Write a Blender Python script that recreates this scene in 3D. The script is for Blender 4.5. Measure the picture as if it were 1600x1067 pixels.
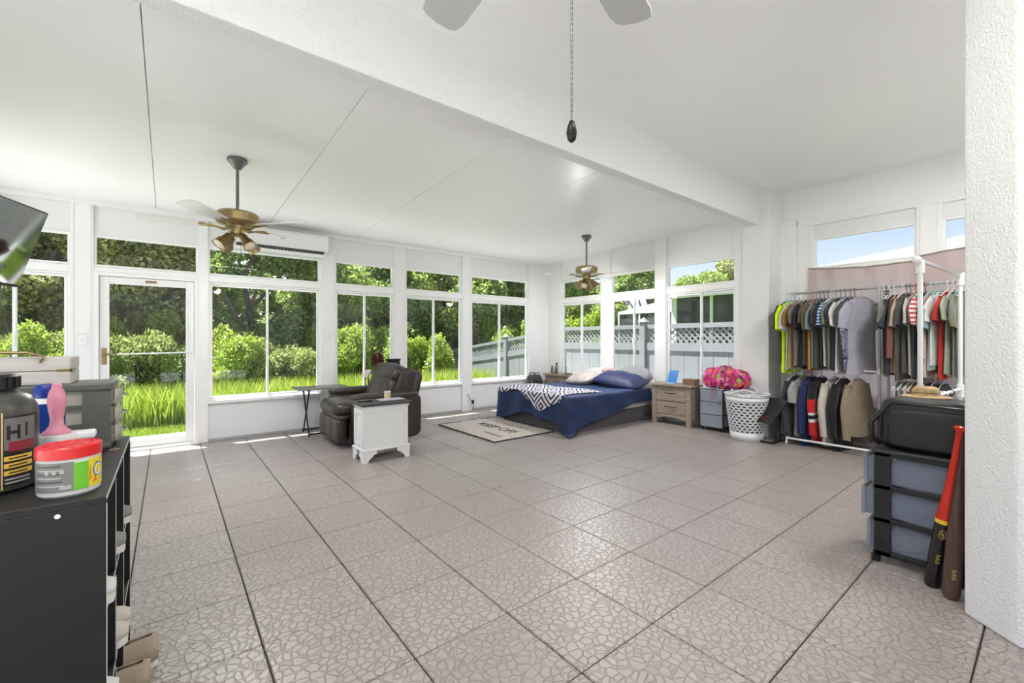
import bpy, math, random
import numpy as np
from mathutils import Vector, Matrix, Euler

for o in list(bpy.data.objects):
    bpy.data.objects.remove(o, do_unlink=True)
scene = bpy.context.scene
COL = scene.collection
PI = math.pi

# ------------------------------------------------------------------ camera
YAW, CAMH, FPX = 0.9003, 1.2491, 678.0
cam_d = bpy.data.cameras.new('camera')
cam_d.sensor_width = 36.0
cam_d.lens = FPX / 1600.0 * 36.0
cam_d.shift_y = -2.8 / 1600.0
cam_d.clip_start = 0.02
cam_d.clip_end = 400
cam = bpy.data.objects.new('camera', cam_d)
cam.location = (0, 0, CAMH)
cam.rotation_euler = (PI / 2, 0, YAW - PI / 2)
COL.objects.link(cam)
scene.camera = cam

# ------------------------------------------------------------------ sky, sun, exposure
SUN_DIR = Vector((-0.22, 0.36, 0.91)).normalized()      # towards the sun
w = bpy.data.worlds.new('sky')
scene.world = w
w.use_nodes = True
nt = w.node_tree
nt.nodes.clear()
sky = nt.nodes.new('ShaderNodeTexSky')
sky.sky_type = 'NISHITA'
sky.sun_disc = False
sky.sun_elevation = math.asin(SUN_DIR.z)
sky.sun_rotation = math.atan2(SUN_DIR.x, SUN_DIR.y)
sky.air_density = 1.0
sky.dust_density = 1.0
bg = nt.nodes.new('ShaderNodeBackground')
bg.inputs['Strength'].default_value = 0.12
out = nt.nodes.new('ShaderNodeOutputWorld')
tint = nt.nodes.new('ShaderNodeVectorMath'); tint.operation = 'MULTIPLY'; tint.inputs[1].default_value = (1.08, .90, .92)
nt.links.new(sky.outputs[0], tint.inputs[0])
nt.links.new(tint.outputs[0], bg.inputs['Color'])
nt.links.new(bg.outputs[0], out.inputs['Surface'])

sd = bpy.data.lights.new('sun', 'SUN')
sd.energy = 10.0
sd.angle = math.radians(0.6)
sd.color = (1.0, 0.975, 0.94)
sun = bpy.data.objects.new('sun', sd)
sun.rotation_euler = SUN_DIR.to_track_quat('Z', 'Y').to_euler()
COL.objects.link(sun)

vs = scene.view_settings
vs.view_transform = 'Standard'
vs.look = 'None'
vs.exposure = 1.06
vs.gamma = 1.0
vs.use_curve_mapping = False

# ------------------------------------------------------------------ helpers
def tag(o, label=None, cat=None, group=None, kind=None):
    if label: o['label'] = label
    if cat: o['category'] = cat
    if group: o['group'] = group
    if kind: o['kind'] = kind
    return o

def thing(name, label, cat, loc=(0, 0, 0), rz=0.0, group=None, kind=None):
    o = bpy.data.objects.new(name, None)
    o.empty_display_size = 0.1
    COL.objects.link(o)
    o.location = loc
    o.rotation_euler = (0, 0, rz)
    return tag(o, label, cat, group, kind)

def copy_tree(o, parent=None):
    c = o.copy()
    COL.objects.link(c)
    if parent is not None:
        c.parent = parent
    for ch in list(o.children):
        copy_tree(ch, c)
    return c

class MB:
    def __init__(s):
        s.v = []; s.f = []
    def add(s, vs_, fs_):
        n = len(s.v)
        s.v += [tuple(p) for p in vs_]
        s.f += [tuple(i + n for i in q) for q in fs_]
        return s
    def box(s, x0, x1, y0, y1, z0, z1):
        if x0 > x1: x0, x1 = x1, x0
        if y0 > y1: y0, y1 = y1, y0
        if z0 > z1: z0, z1 = z1, z0
        return s.add([(x0,y0,z0),(x1,y0,z0),(x1,y1,z0),(x0,y1,z0),(x0,y0,z1),(x1,y0,z1),(x1,y1,z1),(x0,y1,z1)],
                     [(0,3,2,1),(4,5,6,7),(0,1,5,4),(1,2,6,5),(2,3,7,6),(3,0,4,7)])
    def obox(s, c, size, rot):
        m = rot if isinstance(rot, Matrix) else Euler(rot).to_matrix()
        hx, hy, hz = size[0]/2, size[1]/2, size[2]/2
        c = Vector(c)
        pts = [c + m @ Vector(p) for p in [(-hx,-hy,-hz),(hx,-hy,-hz),(hx,hy,-hz),(-hx,hy,-hz),(-hx,-hy,hz),(hx,-hy,hz),(hx,hy,hz),(-hx,hy,hz)]]
        return s.add(pts, [(0,3,2,1),(4,5,6,7),(0,1,5,4),(1,2,6,5),(2,3,7,6),(3,0,4,7)])
    def bar(s, p0, p1, wdt, thk, up=(0, 0, 1)):
        p0, p1 = Vector(p0), Vector(p1)
        d = (p1 - p0); L = d.length; d.normalize()
        u = Vector(up)
        if abs(u.dot(d)) > .95: u = Vector((1, 0, 0))
        a = d.cross(u).normalized(); b = a.cross(d)
        m = Matrix((d, a, b)).transposed()
        return s.obox((p0 + p1) / 2, (L, wdt, thk), m)
    def tube(s, pts, r, n=8, closed=False, caps=True):
        pts = [Vector(p) for p in pts]
        k = len(pts)
        rs = r if isinstance(r, (list, tuple)) else [r] * k
        ref = None; base = len(s.v)
        for i, p in enumerate(pts):
            if closed: t = pts[(i+1) % k] - pts[i-1]
            else: t = pts[min(i+1, k-1)] - pts[max(i-1, 0)]
            t.normalize()
            if ref is None:
                ref = Vector((0, 0, 1)) if abs(t.z) < .9 else Vector((1, 0, 0))
            a = t.cross(ref).normalized(); b = a.cross(t).normalized(); ref = b
            for j in range(n):
                an = 2*PI*j/n
                s.v.append(tuple(p + (a*math.cos(an) + b*math.sin(an)) * rs[i]))
        for i in range(k if closed else k-1):
            for j in range(n):
                i2 = (i+1) % k
                s.f.append((base+i*n+j, base+i*n+(j+1) % n, base+i2*n+(j+1) % n, base+i2*n+j))
        if caps and not closed:
            s.f.append(tuple(base+j for j in reversed(range(n))))
            s.f.append(tuple(base+(k-1)*n+j for j in range(n)))
        return s
    def cyl(s, p0, p1, r0, r1=None, n=12):
        return s.tube([p0, p1], [r0, r0 if r1 is None else r1], n)
    def lathe(s, prof, n=24, c=(0, 0, 0), sx=1.0, sy=1.0, rot=None, caps=True):
        base = len(s.v); c = Vector(c)
        for (r, z) in prof:
            for j in range(n):
                an = 2*PI*j/n
                p = Vector((r*math.cos(an)*sx, r*math.sin(an)*sy, z))
                if rot is not None: p = rot @ p
                s.v.append(tuple(c + p))
        k = len(prof)
        for i in range(k-1):
            for j in range(n):
                s.f.append((base+i*n+j, base+i*n+(j+1) % n, base+(i+1)*n+(j+1) % n, base+(i+1)*n+j))
        if caps:
            s.f.append(tuple(base+j for j in reversed(range(n))))
            s.f.append(tuple(base+(k-1)*n+j for j in range(n)))
        return s
    def sq(s, c, h, e1=.5, e2=.5, rot=None, nu=24, nv=14, fn=None):
        """rounded cushion: superquadric with half sizes h"""
        c = Vector(c); base = len(s.v)
        def pw(x, e): return math.copysign(abs(x)**e, x)
        for i in range(nv+1):
            ph = -PI/2 + PI*i/nv
            for j in range(nu):
                th = 2*PI*j/nu
                p = Vector((h[0]*pw(math.cos(ph), e1)*pw(math.cos(th), e2), h[1]*pw(math.cos(ph), e1)*pw(math.sin(th), e2), h[2]*pw(math.sin(ph), e1)))
                if fn: p = fn(p)
                if rot is not None: p = rot @ p
                s.v.append(tuple(c + p))
        for i in range(nv):
            for j in range(nu):
                s.f.append((base+i*nu+j, base+i*nu+(j+1) % nu, base+(i+1)*nu+(j+1) % nu, base+(i+1)*nu+j))
        return s
    def prism(s, poly, f0, f1):
        n = len(poly); base = len(s.v)
        s.v += [tuple(f0(p)) for p in poly] + [tuple(f1(p)) for p in poly]
        s.f.append(tuple(base+i for i in reversed(range(n))))
        s.f.append(tuple(base+n+i for i in range(n)))
        for i in range(n):
            s.f.append((base+i, base+(i+1) % n, base+n+(i+1) % n, base+n+i))
        return s
    def grid(s, fn, nu, nv):
        base = len(s.v)
        for i in range(nu+1):
            for j in range(nv+1):
                s.v.append(tuple(fn(i/nu, j/nv)))
        for i in range(nu):
            for j in range(nv):
                a = base + i*(nv+1) + j
                s.f.append((a, a+nv+1, a+nv+2, a+1))
        return s
    def mesh(s, name, mat, smooth=None):
        me = bpy.data.meshes.new(name)
        me.from_pydata(s.v, [], s.f)
        me.validate(); me.update()
        if mat: me.materials.append(mat)
        if smooth:
            me.shade_smooth()
            if smooth < 180: me.set_sharp_from_angle(angle=math.radians(smooth))
        return me
    def build(s, name, mat, parent=None, smooth=None, bev=0, seg=2, solid=0, world=False):
        o = bpy.data.objects.new(name, s.mesh(name, mat, smooth))
        COL.objects.link(o)
        if parent is not None:
            o.parent = parent
            if world:
                l = parent.location
                o.data.transform(Matrix.Translation(-Vector(l)))
        if solid:
            m = o.modifiers.new('solid', 'SOLIDIFY'); m.thickness = solid; m.offset = 0
        if bev:
            m = o.modifiers.new('bevel', 'BEVEL'); m.width = bev; m.segments = seg; m.limit_method = 'ANGLE'
        return o

def rbox(name, b, mat, parent=None, bev=.004, world=False):
    return MB().box(*b).build(name, mat, parent, bev=bev, world=world)

def text_obj(name, body, size, mat, parent, loc, rot, extrude=.0004, sx=1.0):
    cu = bpy.data.curves.new(name, 'FONT')
    cu.body = body; cu.size = size; cu.extrude = extrude; cu.align_x = 'CENTER'; cu.align_y = 'CENTER'
    t = bpy.data.objects.new(name, cu)
    COL.objects.link(t)
    bpy.context.view_layer.update()
    me = bpy.data.meshes.new_from_object(t)
    bpy.data.objects.remove(t, do_unlink=True)
    me.materials.clear(); me.materials.append(mat)
    o = bpy.data.objects.new(name, me)
    COL.objects.link(o)
    o.parent = parent
    o.location = loc; o.rotation_euler = rot; o.scale = (sx, 1, 1)
    return o

# ------------------------------------------------------------------ materials
def hexc(r, g, b):
    f = lambda c: (c/255/12.92) if c/255 <= .04045 else ((c/255+.055)/1.055)**2.4
    return (f(r), f(g), f(b), 1)

def mat(name, col, rough=.5, metal=0, spec=.5, noise=0, nscale=8, bump=0, bscale=60, bdist=.01, sheen=0, coat=0, alpha=1, trans=0, detail=3):
    m = bpy.data.materials.new(name); m.use_nodes = True
    t = m.node_tree; p = t.nodes['Principled BSDF']
    if len(col) == 3: col = (*col, 1)
    p.inputs['Base Color'].default_value = col
    p.inputs['Roughness'].default_value = rough
    p.inputs['Metallic'].default_value = metal
    p.inputs['Specular IOR Level'].default_value = spec
    if sheen:
        p.inputs['Sheen Weight'].default_value = sheen
    if coat: p.inputs['Coat Weight'].default_value = coat
    if trans: p.inputs['Transmission Weight'].default_value = trans
    if alpha < 1: p.inputs['Alpha'].default_value = alpha
    g = None
    if noise or bump:
        g = t.nodes.new('ShaderNodeNewGeometry')
    if noise:
        n = t.nodes.new('ShaderNodeTexNoise'); n.inputs['Scale'].default_value = nscale; n.inputs['Detail'].default_value = detail
        t.links.new(g.outputs['Position'], n.inputs['Vector'])
        mr = t.nodes.new('ShaderNodeMapRange'); mr.inputs['From Min'].default_value = .25; mr.inputs['From Max'].default_value = .75
        mr.inputs['To Min'].default_value = 1-noise; mr.inputs['To Max'].default_value = 1+noise
        t.links.new(n.outputs['Fac'], mr.inputs['Value'])
        mx = t.nodes.new('ShaderNodeVectorMath'); mx.operation = 'MULTIPLY'
        mx.inputs[0].default_value = col[:3]
        t.links.new(mr.outputs['Result'], mx.inputs[1])
        t.links.new(mx.outputs[0], p.inputs['Base Color'])
    if bump:
        n2 = t.nodes.new('ShaderNodeTexNoise'); n2.inputs['Scale'].default_value = bscale; n2.inputs['Detail'].default_value = 4
        t.links.new(g.outputs['Position'], n2.inputs['Vector'])
        b = t.nodes.new('ShaderNodeBump'); b.inputs['Strength'].default_value = bump; b.inputs['Distance'].default_value = bdist
        t.links.new(n2.outputs['Fac'], b.inputs['Height'])
        t.links.new(b.outputs[0], p.inputs['Normal'])
    return m

def mat_floor():
    m = bpy.data.materials.new('stone_stamped_tile'); m.use_nodes = True
    t = m.node_tree; p = t.nodes['Principled BSDF']; N = t.nodes.new; L = t.links.new
    g = N('ShaderNodeNewGeometry')
    ns = N('ShaderNodeTexNoise'); ns.inputs['Scale'].default_value = 9; ns.inputs['Detail'].default_value = 1
    L(g.outputs['Position'], ns.inputs['Vector'])
    sub = N('ShaderNodeVectorMath'); sub.operation = 'MULTIPLY_ADD'
    L(ns.outputs['Color'], sub.inputs[0]); sub.inputs[1].default_value = (.03, .03, 0)
    L(g.outputs['Position'], sub.inputs[2])
    flat = N('ShaderNodeVectorMath'); flat.operation = 'MULTIPLY'; flat.inputs[1].default_value = (1, 1, 0)
    L(sub.outputs[0], flat.inputs[0])
    v = N('ShaderNodeTexVoronoi'); v.feature = 'DISTANCE_TO_EDGE'; v.inputs['Scale'].default_value = 26; v.inputs['Randomness'].default_value = .9
    L(flat.outputs[0], v.inputs['Vector'])
    mr = N('ShaderNodeMapRange'); mr.interpolation_type = 'SMOOTHSTEP'
    mr.inputs['From Min'].default_value = .015; mr.inputs['From Max'].default_value = .10
    L(v.outputs['Distance'], mr.inputs['Value'])
    fine = N('ShaderNodeTexNoise'); fine.inputs['Scale'].default_value = 160; fine.inputs['Detail'].default_value = 3
    L(g.outputs['Position'], fine.inputs['Vector'])
    hs = N('ShaderNodeMath'); hs.operation = 'MULTIPLY_ADD'; hs.inputs[1].default_value = .12
    L(fine.outputs['Fac'], hs.inputs[0]); L(mr.outputs['Result'], hs.inputs[2])
    b = N('ShaderNodeBump'); b.inputs['Strength'].default_value = .9; b.inputs['Distance'].default_value = .005
    L(hs.outputs[0], b.inputs['Height']); L(b.outputs[0], p.inputs['Normal'])
    oi = N('ShaderNodeObjectInfo')
    big = N('ShaderNodeTexNoise'); big.inputs['Scale'].default_value = 1.3; big.inputs['Detail'].default_value = 4
    L(g.outputs['Position'], big.inputs['Vector'])
    ad = N('ShaderNodeMath'); ad.operation = 'MULTIPLY_ADD'; ad.inputs[1].default_value = .35
    L(oi.outputs['Random'], ad.inputs[0]); L(big.outputs['Fac'], ad.inputs[2])
    cr = N('ShaderNodeValToRGB')
    cr.color_ramp.elements[0].position = .3; cr.color_ramp.elements[0].color = (.345, .295, .265, 1)
    cr.color_ramp.elements[1].position = 1.0; cr.color_ramp.elements[1].color = (.43, .38, .345, 1)
    L(ad.outputs[0], cr.inputs['Fac'])
    gm = N('ShaderNodeMix'); gm.data_type = 'RGBA'
    L(mr.outputs['Result'], gm.inputs['Factor'])
    gm.inputs[6].default_value = (.365, .315, .285, 1)
    L(cr.outputs['Color'], gm.inputs[7])
    L(gm.outputs[2], p.inputs['Base Color'])
    p.inputs['Coat Weight'].default_value = .35; p.inputs['Coat Roughness'].default_value = .42; p.inputs['Roughness'].default_value = .34; p.inputs['Specular IOR Level'].default_value = .65
    return m

def mat_glass(name='clear_glass', tint=(.97, .985, .98, 1), refl=1.0):
    m = bpy.data.materials.new(name); m.use_nodes = True
    t = m.node_tree; t.nodes.clear(); N = t.nodes.new; L = t.links.new
    o = N('ShaderNodeOutputMaterial'); tr = N('ShaderNodeBsdfTransparent'); tr.inputs[0].default_value = tint
    gl = N('ShaderNodeBsdfGlossy'); gl.inputs['Roughness'].default_value = .02
    fr = N('ShaderNodeLayerWeight'); fr.inputs['Blend'].default_value = .5
    po = N('ShaderNodeMath'); po.operation = 'POWER'; po.inputs[1].default_value = 5; L(fr.outputs['Facing'], po.inputs[0])
    mu = N('ShaderNodeMath'); mu.operation = 'MULTIPLY_ADD'; mu.inputs[1].default_value = .9*refl; mu.inputs[2].default_value = .025*refl
    L(po.outputs[0], mu.inputs[0])
    mx = N('ShaderNodeMixShader'); L(mu.outputs[0], mx.inputs[0]); L(tr.outputs[0], mx.inputs[1]); L(gl.outputs[0], mx.inputs[2])
    L(mx.outputs[0], o.inputs['Surface'])
    return m

def mat_leaf(name, c0, c1, tl=.45):
    m = bpy.data.materials.new(name); m.use_nodes = True
    t = m.node_tree; t.nodes.clear(); N = t.nodes.new; L = t.links.new
    o = N('ShaderNodeOutputMaterial'); g = N('ShaderNodeNewGeometry'); cr = N('ShaderNodeValToRGB')
    cr.color_ramp.elements[0].color = (*c0, 1); cr.color_ramp.elements[1].color = (*c1, 1)
    L(g.outputs['Random Per Island'], cr.inputs['Fac'])
    d = N('ShaderNodeBsdfDiffuse'); tr = N('ShaderNodeBsdfTranslucent'); gl = N('ShaderNodeBsdfGlossy'); gl.inputs['Roughness'].default_value = .45
    L(cr.outputs[0], d.inputs[0]); L(cr.outputs[0], tr.inputs[0])
    mx = N('ShaderNodeMixShader'); mx.inputs[0].default_value = tl; L(d.outputs[0], mx.inputs[1]); L(tr.outputs[0], mx.inputs[2])
    m2 = N('ShaderNodeMixShader'); m2.inputs[0].default_value = .06; L(mx.outputs[0], m2.inputs[1]); L(gl.outputs[0], m2.inputs[2])
    L(m2.outputs[0], o.inputs['Surface'])
    return m

def mat_wood(name, c0, c1, scale=(1, 12, 12), rough=.55):
    m = bpy.data.materials.new(name); m.use_nodes = True
    t = m.node_tree; p = t.nodes['Principled BSDF']; N = t.nodes.new; L = t.links.new
    tc = N('ShaderNodeTexCoord'); mp = N('ShaderNodeMapping'); mp.inputs['Scale'].default_value = scale
    L(tc.outputs['Object'], mp.inputs['Vector'])
    n = N('ShaderNodeTexNoise'); n.inputs['Scale'].default_value = 3.5; n.inputs['Detail'].default_value = 6; n.inputs['Distortion'].default_value = .6
    L(mp.outputs[0], n.inputs['Vector'])
    cr = N('ShaderNodeValToRGB'); cr.color_ramp.elements[0].position = .3; cr.color_ramp.elements[1].position = .7
    cr.color_ramp.elements[0].color = (*c0, 1); cr.color_ramp.elements[1].color = (*c1, 1)
    L(n.outputs['Fac'], cr.inputs[0]); L(cr.outputs[0], p.inputs['Base Color'])
    b = N('ShaderNodeBump'); b.inputs['Strength'].default_value = .15; b.inputs['Distance'].default_value = .002
    L(n.outputs['Fac'], b.inputs['Height']); L(b.outputs[0], p.inputs['Normal'])
    p.inputs['Roughness'].default_value = rough
    return m

def mat_cloth(name, col, tl=0.0, rough=.9, noise=.06, nscale=30, sheen=.2):
    m = mat(name, col, rough=rough, noise=noise, nscale=nscale, bump=.25, bscale=350, bdist=.001, sheen=sheen, spec=.15)
    if tl:
        t = m.node_tree; p = t.nodes['Principled BSDF']; o = t.nodes['Material Output']
        tr = t.nodes.new('ShaderNodeBsdfTranslucent'); tr.inputs[0].default_value = (*col[:3], 1)
        mx = t.nodes.new('ShaderNodeMixShader'); mx.inputs[0].default_value = tl
        t.links.new(p.outputs[0], mx.inputs[1]); t.links.new(tr.outputs[0], mx.inputs[2]); t.links.new(mx.outputs[0], o.inputs['Surface'])
    return m

WHITE = mat('white_aluminium', (.86, .86, .855), rough=.4, spec=.4)
PANEL = mat('white_wall_panel', (.79, .79, .795), rough=.5, spec=.35)
TRIM = mat('white_trim_paint', (.84, .84, .835), rough=.38)
CEILP = mat('glossy_white_ceiling_panel', (.89, .89, .89), rough=.36, spec=.5)
KNOCK = mat('knockdown_white_ceiling', (.90, .90, .905), rough=.26, spec=.5, bump=.35, bscale=38, bdist=.006)
STUCCO = mat('white_stucco', (.80, .80, .80), rough=.65, spec=.3, bump=.65, bscale=88, bdist=.010)
SMOOTH = mat('smooth_white_plaster', (.86, .86, .86), rough=.55, spec=.3, bump=.15, bscale=40, bdist=.004)
FLOOR = mat_floor()
GROUT = mat('dark_grout', (.045, .036, .03), rough=.9)
GLASS = mat_glass()
BLACK = mat('black_plastic', (.010, .010, .011), rough=.45)
BLACKM = mat('black_metal', (.02, .019, .018), rough=.35, metal=.6)
CHROME = mat('chrome', (.75, .75, .76), rough=.15, metal=1)
BRASS = mat('antique_brass', (.36, .27, .13), rough=.32, metal=.85)

# ================================================================== the room
T = 0.457
X0G, Y0G = 0.3047, 2.9435
YW, XF, XR = 6.47, 6.08, 6.45            # glazed wall, far wall, recessed far wall
XL, YB = -1.55, -2.6                       # walls behind the camera
BY0, BY1, BZ = 2.42, 2.54, 2.74            # beam
CZ2 = 3.19                                 # ceiling over the near part

def ceil_z(y):
    return 2.745 + (YW - y) * 0.038

def project(p):
    f = (math.cos(YAW), math.sin(YAW)); r = (math.sin(YAW), -math.cos(YAW))
    d = p[0]*f[0] + p[1]*f[1]; s_ = p[0]*r[0] + p[1]*r[1]
    if d < .05: return None
    return 800 + FPX*s_/d, 530.7 + FPX*(CAMH - p[2])/d

# floor: slab, one object per tile in view
floor = tag(MB().box(XL-.15, XR+.1, YB-.15, YW+.1, -.16, -.012).build('floor', GROUT),
            'beige stone-stamped tile floor of the sunroom', 'floor', kind='structure')
tile_mb = MB().box(0, T-.006, 0, T-.006, -.014, 0)
tile_me = tile_mb.mesh('floor_tile', FLOOR)
bm_rest = MB()
i0 = math.floor((XL - X0G)/T); i1 = math.ceil((XR - X0G)/T)
j0 = math.floor((YB - Y0G)/T); j1 = math.ceil((YW - Y0G)/T)
ntile = 0
cut_cache = {}
for i in range(i0, i1):
    for j in range(j0, j1):
        x, y = X0G + i*T + .003, Y0G + j*T + .003
        x1, y1 = min(x + T - .006, XR), min(y + T - .006, YW)
        xa, ya = max(x, XL), max(y, YB)
        if x1 - xa < .03 or y1 - ya < .03: continue
        seen = False
        for a in (.05, .5, .95):
            for b_ in (.05, .5, .95):
                q = project((xa + (x1-xa)*a, ya + (y1-ya)*b_, 0))
                if q and 0 <= q[0] <= 1600 and q[1] <= 1067: seen = True
        if not seen:
            bm_rest.box(xa, x1, ya, y1, -.014, 0); continue
        full = (x1-xa > T-.007 and y1-ya > T-.007)
        if full: me = tile_me
        else:
            key = (round(x1-xa, 3), round(y1-ya, 3))
            if key not in cut_cache:
                cut_cache[key] = MB().box(0, x1-xa, 0, y1-ya, -.014, 0).mesh('floor_tile', FLOOR)
            me = cut_cache[key]
        o = bpy.data.objects.new('floor_tile', me); COL.objects.link(o)
        o.location = (xa, ya, 0); o.parent = floor
        m = o.modifiers.new('bevel', 'BEVEL'); m.width = .004; m.segments = 1
        ntile += 1
o = bm_rest.build('floor_tile_field', FLOOR, floor); o['kind'] = 'stuff'
print('tiles', ntile)

# ---- wall built from posts, panels and window units along an axis
class Plane:
    def __init__(s, axis, c, sgn=1):
        s.axis, s.c, s.sgn = axis, c, sgn
    def box(s, mb, u0, u1, w0, w1, z0, z1):
        if s.axis == 'x': mb.box(u0, u1, s.c + w0*s.sgn, s.c + w1*s.sgn, z0, z1)
        else: mb.box(s.c + w0*s.sgn, s.c + w1*s.sgn, u0, u1, z0, z1)
        return mb

def part(pl, name, mt, parent, u0, u1, w0, w1, z0, z1, bev=.004):
    mb = MB(); pl.box(mb, u0, u1, w0, w1, z0, z1)
    return mb.build(name, mt, parent, bev=bev, world=True)

def frame_part(pl, name, mt, parent, u0, u1, z0, z1, fw, w0, w1, bev=.003):
    mb = MB()
    pl.box(mb, u0, u0+fw, w0, w1, z0, z1); pl.box(mb, u1-fw, u1, w0, w1, z0, z1)
    pl.box(mb, u0+fw, u1-fw, w0, w1, z0, z0+fw); pl.box(mb, u0+fw, u1-fw, w0, w1, z1-fw, z1)
    return mb.build(name, mt, parent, bev=bev, world=True)

wn = [0]
def window_unit(pl, u0, u1, mull, label, zs=.50, zm=1.96, zt0=2.05, zt1=2.38):
    wn[0] += 1
    cx = (u0+u1)/2
    loc = (cx, pl.c, zs) if pl.axis == 'x' else (pl.c, cx, zs)
    r = thing('window_%d' % wn[0], label, 'window', loc, kind='structure')
    # transom
    frame_part(pl, 'transom_frame', WHITE, r, u0-.002, u1+.002, zt0-.008, zt1+.004, .022, -.012, .05)
    part(pl, 'pane', GLASS, r, u0+.016, u1-.016, .02, .026, zt0+.01, zt1-.014, 0)
    part(pl, 'transom_rail', WHITE, r, u0-.002, u1+.002, -.02, .05, zm, zt0-.01)
    # sill and outer frame
    part(pl, 'sill', WHITE, r, u0-.002, u1+.002, -.045, .05, zs-.035, zs+.004)
    frame_part(pl, 'outer_frame', WHITE, r, u0-.002, u1+.002, zs+.005, zm-.002, .02, -.014, .05)
    # two sliding sashes
    for k, (a, b) in enumerate(((u0+.02, mull+.014), (mull-.014, u1-.02))):
        wo = .0 if k else .026
        s_ = frame_part(pl, 'sash', WHITE, r, a, b, zs+.026, zm-.024, .026, wo, wo+.022)
        mb = MB(); pl.box(mb, a+.02, b-.02, wo+.008, wo+.013, zs+.046, zm-.044)
        mb.build('pane', GLASS, s_, world=False)
        g = s_.children[0]; g.data.transform(Matrix.Translation(-Vector(r.location)))
    mb = MB(); pl.box(mb, mull-.008, mull+.008, -.022, -.004, (zs+zm)/2-.05, (zs+zm)/2+.05)
    mb.build('latch', WHITE, r, bev=.003, world=True)
    return r

def clad(pl, wall, u0, u1, z0, z1f, top_fn=None, name='panel'):
    """flat infill panel; top may follow the sloping ceiling"""
    if top_fn is None:
        return part(pl, name, PANEL, wall, u0, u1, 0.0, .05, z0, z1f, .003)
    mb = MB()
    za, zb = top_fn(u0), top_fn(u1)
    def pt(u, w_, z): return (u, pl.c + w_*pl.sgn, z) if pl.axis == 'x' else (pl.c + w_*pl.sgn, u, z)
    mb.prism([(u0, z0), (u1, z0), (u1, zb), (u0, za)], lambda p: pt(p[0], 0, p[1]), lambda p: pt(p[0], .05, p[1]))
    return mb.build(name, PANEL, wall, bev=.003, world=True)

# ---- glazed wall along X
PW = Plane('x', YW)
wall_w = thing('wall_left', 'long white glazed wall of windows facing the garden', 'wall', (2, YW, 0), kind='structure')
posts = [(-.805, -.625), (.285, .385), (1.68, 1.88), (2.757, 2.96), (4.005, 4.205), (5.532, XF+.1)]
TOPW = ceil_z(YW) + .02
for (a, b) in posts:
    part(PW, 'post', TRIM, wall_w, a, b, -.03, .10, 0, TOPW)
    mb = MB()
    for t_ in ((a+.02, a+.028), (b-.028, b-.02)):
        if b - a > .15: PW.box(mb, t_[0], t_[1], -.035, -.028, .02, TOPW-.05)
    if mb.v: mb.build('post_ridge', TRIM, wall_w, world=True)
bays = [(XL, -.805), (.385, 1.68), (1.88, 2.757), (2.96, 4.005), (4.205, 5.532)]
for (a, b) in bays:
    clad(PW, wall_w, a, b, 0, .47, name='kick_panel')
    clad(PW, wall_w, a, b, 2.385, TOPW, name='upper_panel')
clad(PW, wall_w, -.625, .285, 2.385, TOPW, name='upper_panel')
part(PW, 'base_channel', mat('grey_base_channel', (.42, .42, .42), rough=.5), wall_w, .385, XF, -.012, .02, 0, .035)
part(PW, 'base_channel', WHITE, wall_w, XL, -.805, -.012, .02, 0, .035)
part(PW, 'head_trim', TRIM, wall_w, XL, XF, -.045, 0, TOPW-.075, TOPW)
mullw = {1: (-1.14,), }
window_unit(PW, XL, -.805, -1.20, 'white framed window behind the tilted television')
def mX(px): # x on the glazed wall for a picture column of the photo
    s_ = (px-800)/FPX; dx = math.cos(YAW)+s_*math.sin(YAW); dy = math.sin(YAW)-s_*math.cos(YAW); return dx*YW/dy
def mY(px, X):
    s_ = (px-800)/FPX; dx = math.cos(YAW)+s_*math.sin(YAW); dy = math.sin(YAW)-s_*math.cos(YAW); return dy*X/dx
window_unit(PW, .385, 1.68, mX(418), 'wide white framed window right of the glass door')
window_unit(PW, 1.88, 2.757, mX(570), 'white framed window behind the leather recliner back')
window_unit(PW, 2.96, 4.005, mX(678), 'white framed window above the floor mat')
window_unit(PW, 4.205, 5.532, mX(781), 'white framed window on the long wall beside the bed, next to the corner')

# ---- storm door in the glazed wall
door = thing('door_1', 'white full-glass storm door with brass handle leading to the garden', 'door', (-.17, YW, 0), kind='structure')
frame_part(PW, 'transom_frame', WHITE, door, -.627, .287, 2.042, 2.384, .022, -.012, .05)
part(PW, 'pane', GLASS, door, -.61, .27, .02, .026, 2.06, 2.366, 0)
part(PW, 'transom_rail', WHITE, door, -.627, .287, -.02, .06, 1.985, 2.04)
mb = MB()
PW.box(mb, -.625, -.585, -.035, .08, 0, 1.985); PW.box(mb, .25, .286, -.035, .08, 0, 1.985); PW.box(mb, -.585, .25, -.035, .08, 1.945, 1.985)
mb.build('door_frame', WHITE, door, bev=.004, world=True)
part(PW, 'threshold', WHITE, door, -.62, .283, -.06, .09, 0, .03)
leaf = frame_part(PW, 'door_leaf', TRIM, door, -.582, .247, .035, 1.942, .075, -.005, .04, .006)
mb = MB(); PW.box(mb, -.512, .177, .012, .018, .105, 1.872); g = mb.build('pane', GLASS, leaf); g.data.transform(Matrix.Translation(-Vector(door.location)))
frame_part(PW, 'glazing_bead', WHITE, door, -.52, .185, .097, 1.88, .018, -.014, .0)
mb = MB(); PW.box(mb, -.565, -.525, -.014, -.004, .98, 1.16); h_ = mb.build('handle_plate', BRASS, door, bev=.004, world=True)
mb = MB(); mb.tube([(-.545, YW-.01, 1.09), (-.545, YW-.06, 1.09), (-.45, YW-.062, 1.092)], .009); o = mb.build('lever', BRASS, h_, smooth=40); o.data.transform(Matrix.Translation(-Vector(door.location)))
mb = MB(); mb.cyl((-.545, YW-.02, 1.02), (-.545, YW-.005, 1.02), .012); o = mb.build('lock', BRASS, h_, smooth=40); o.data.transform(Matrix.Translation(-Vector(door.location)))
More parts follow.
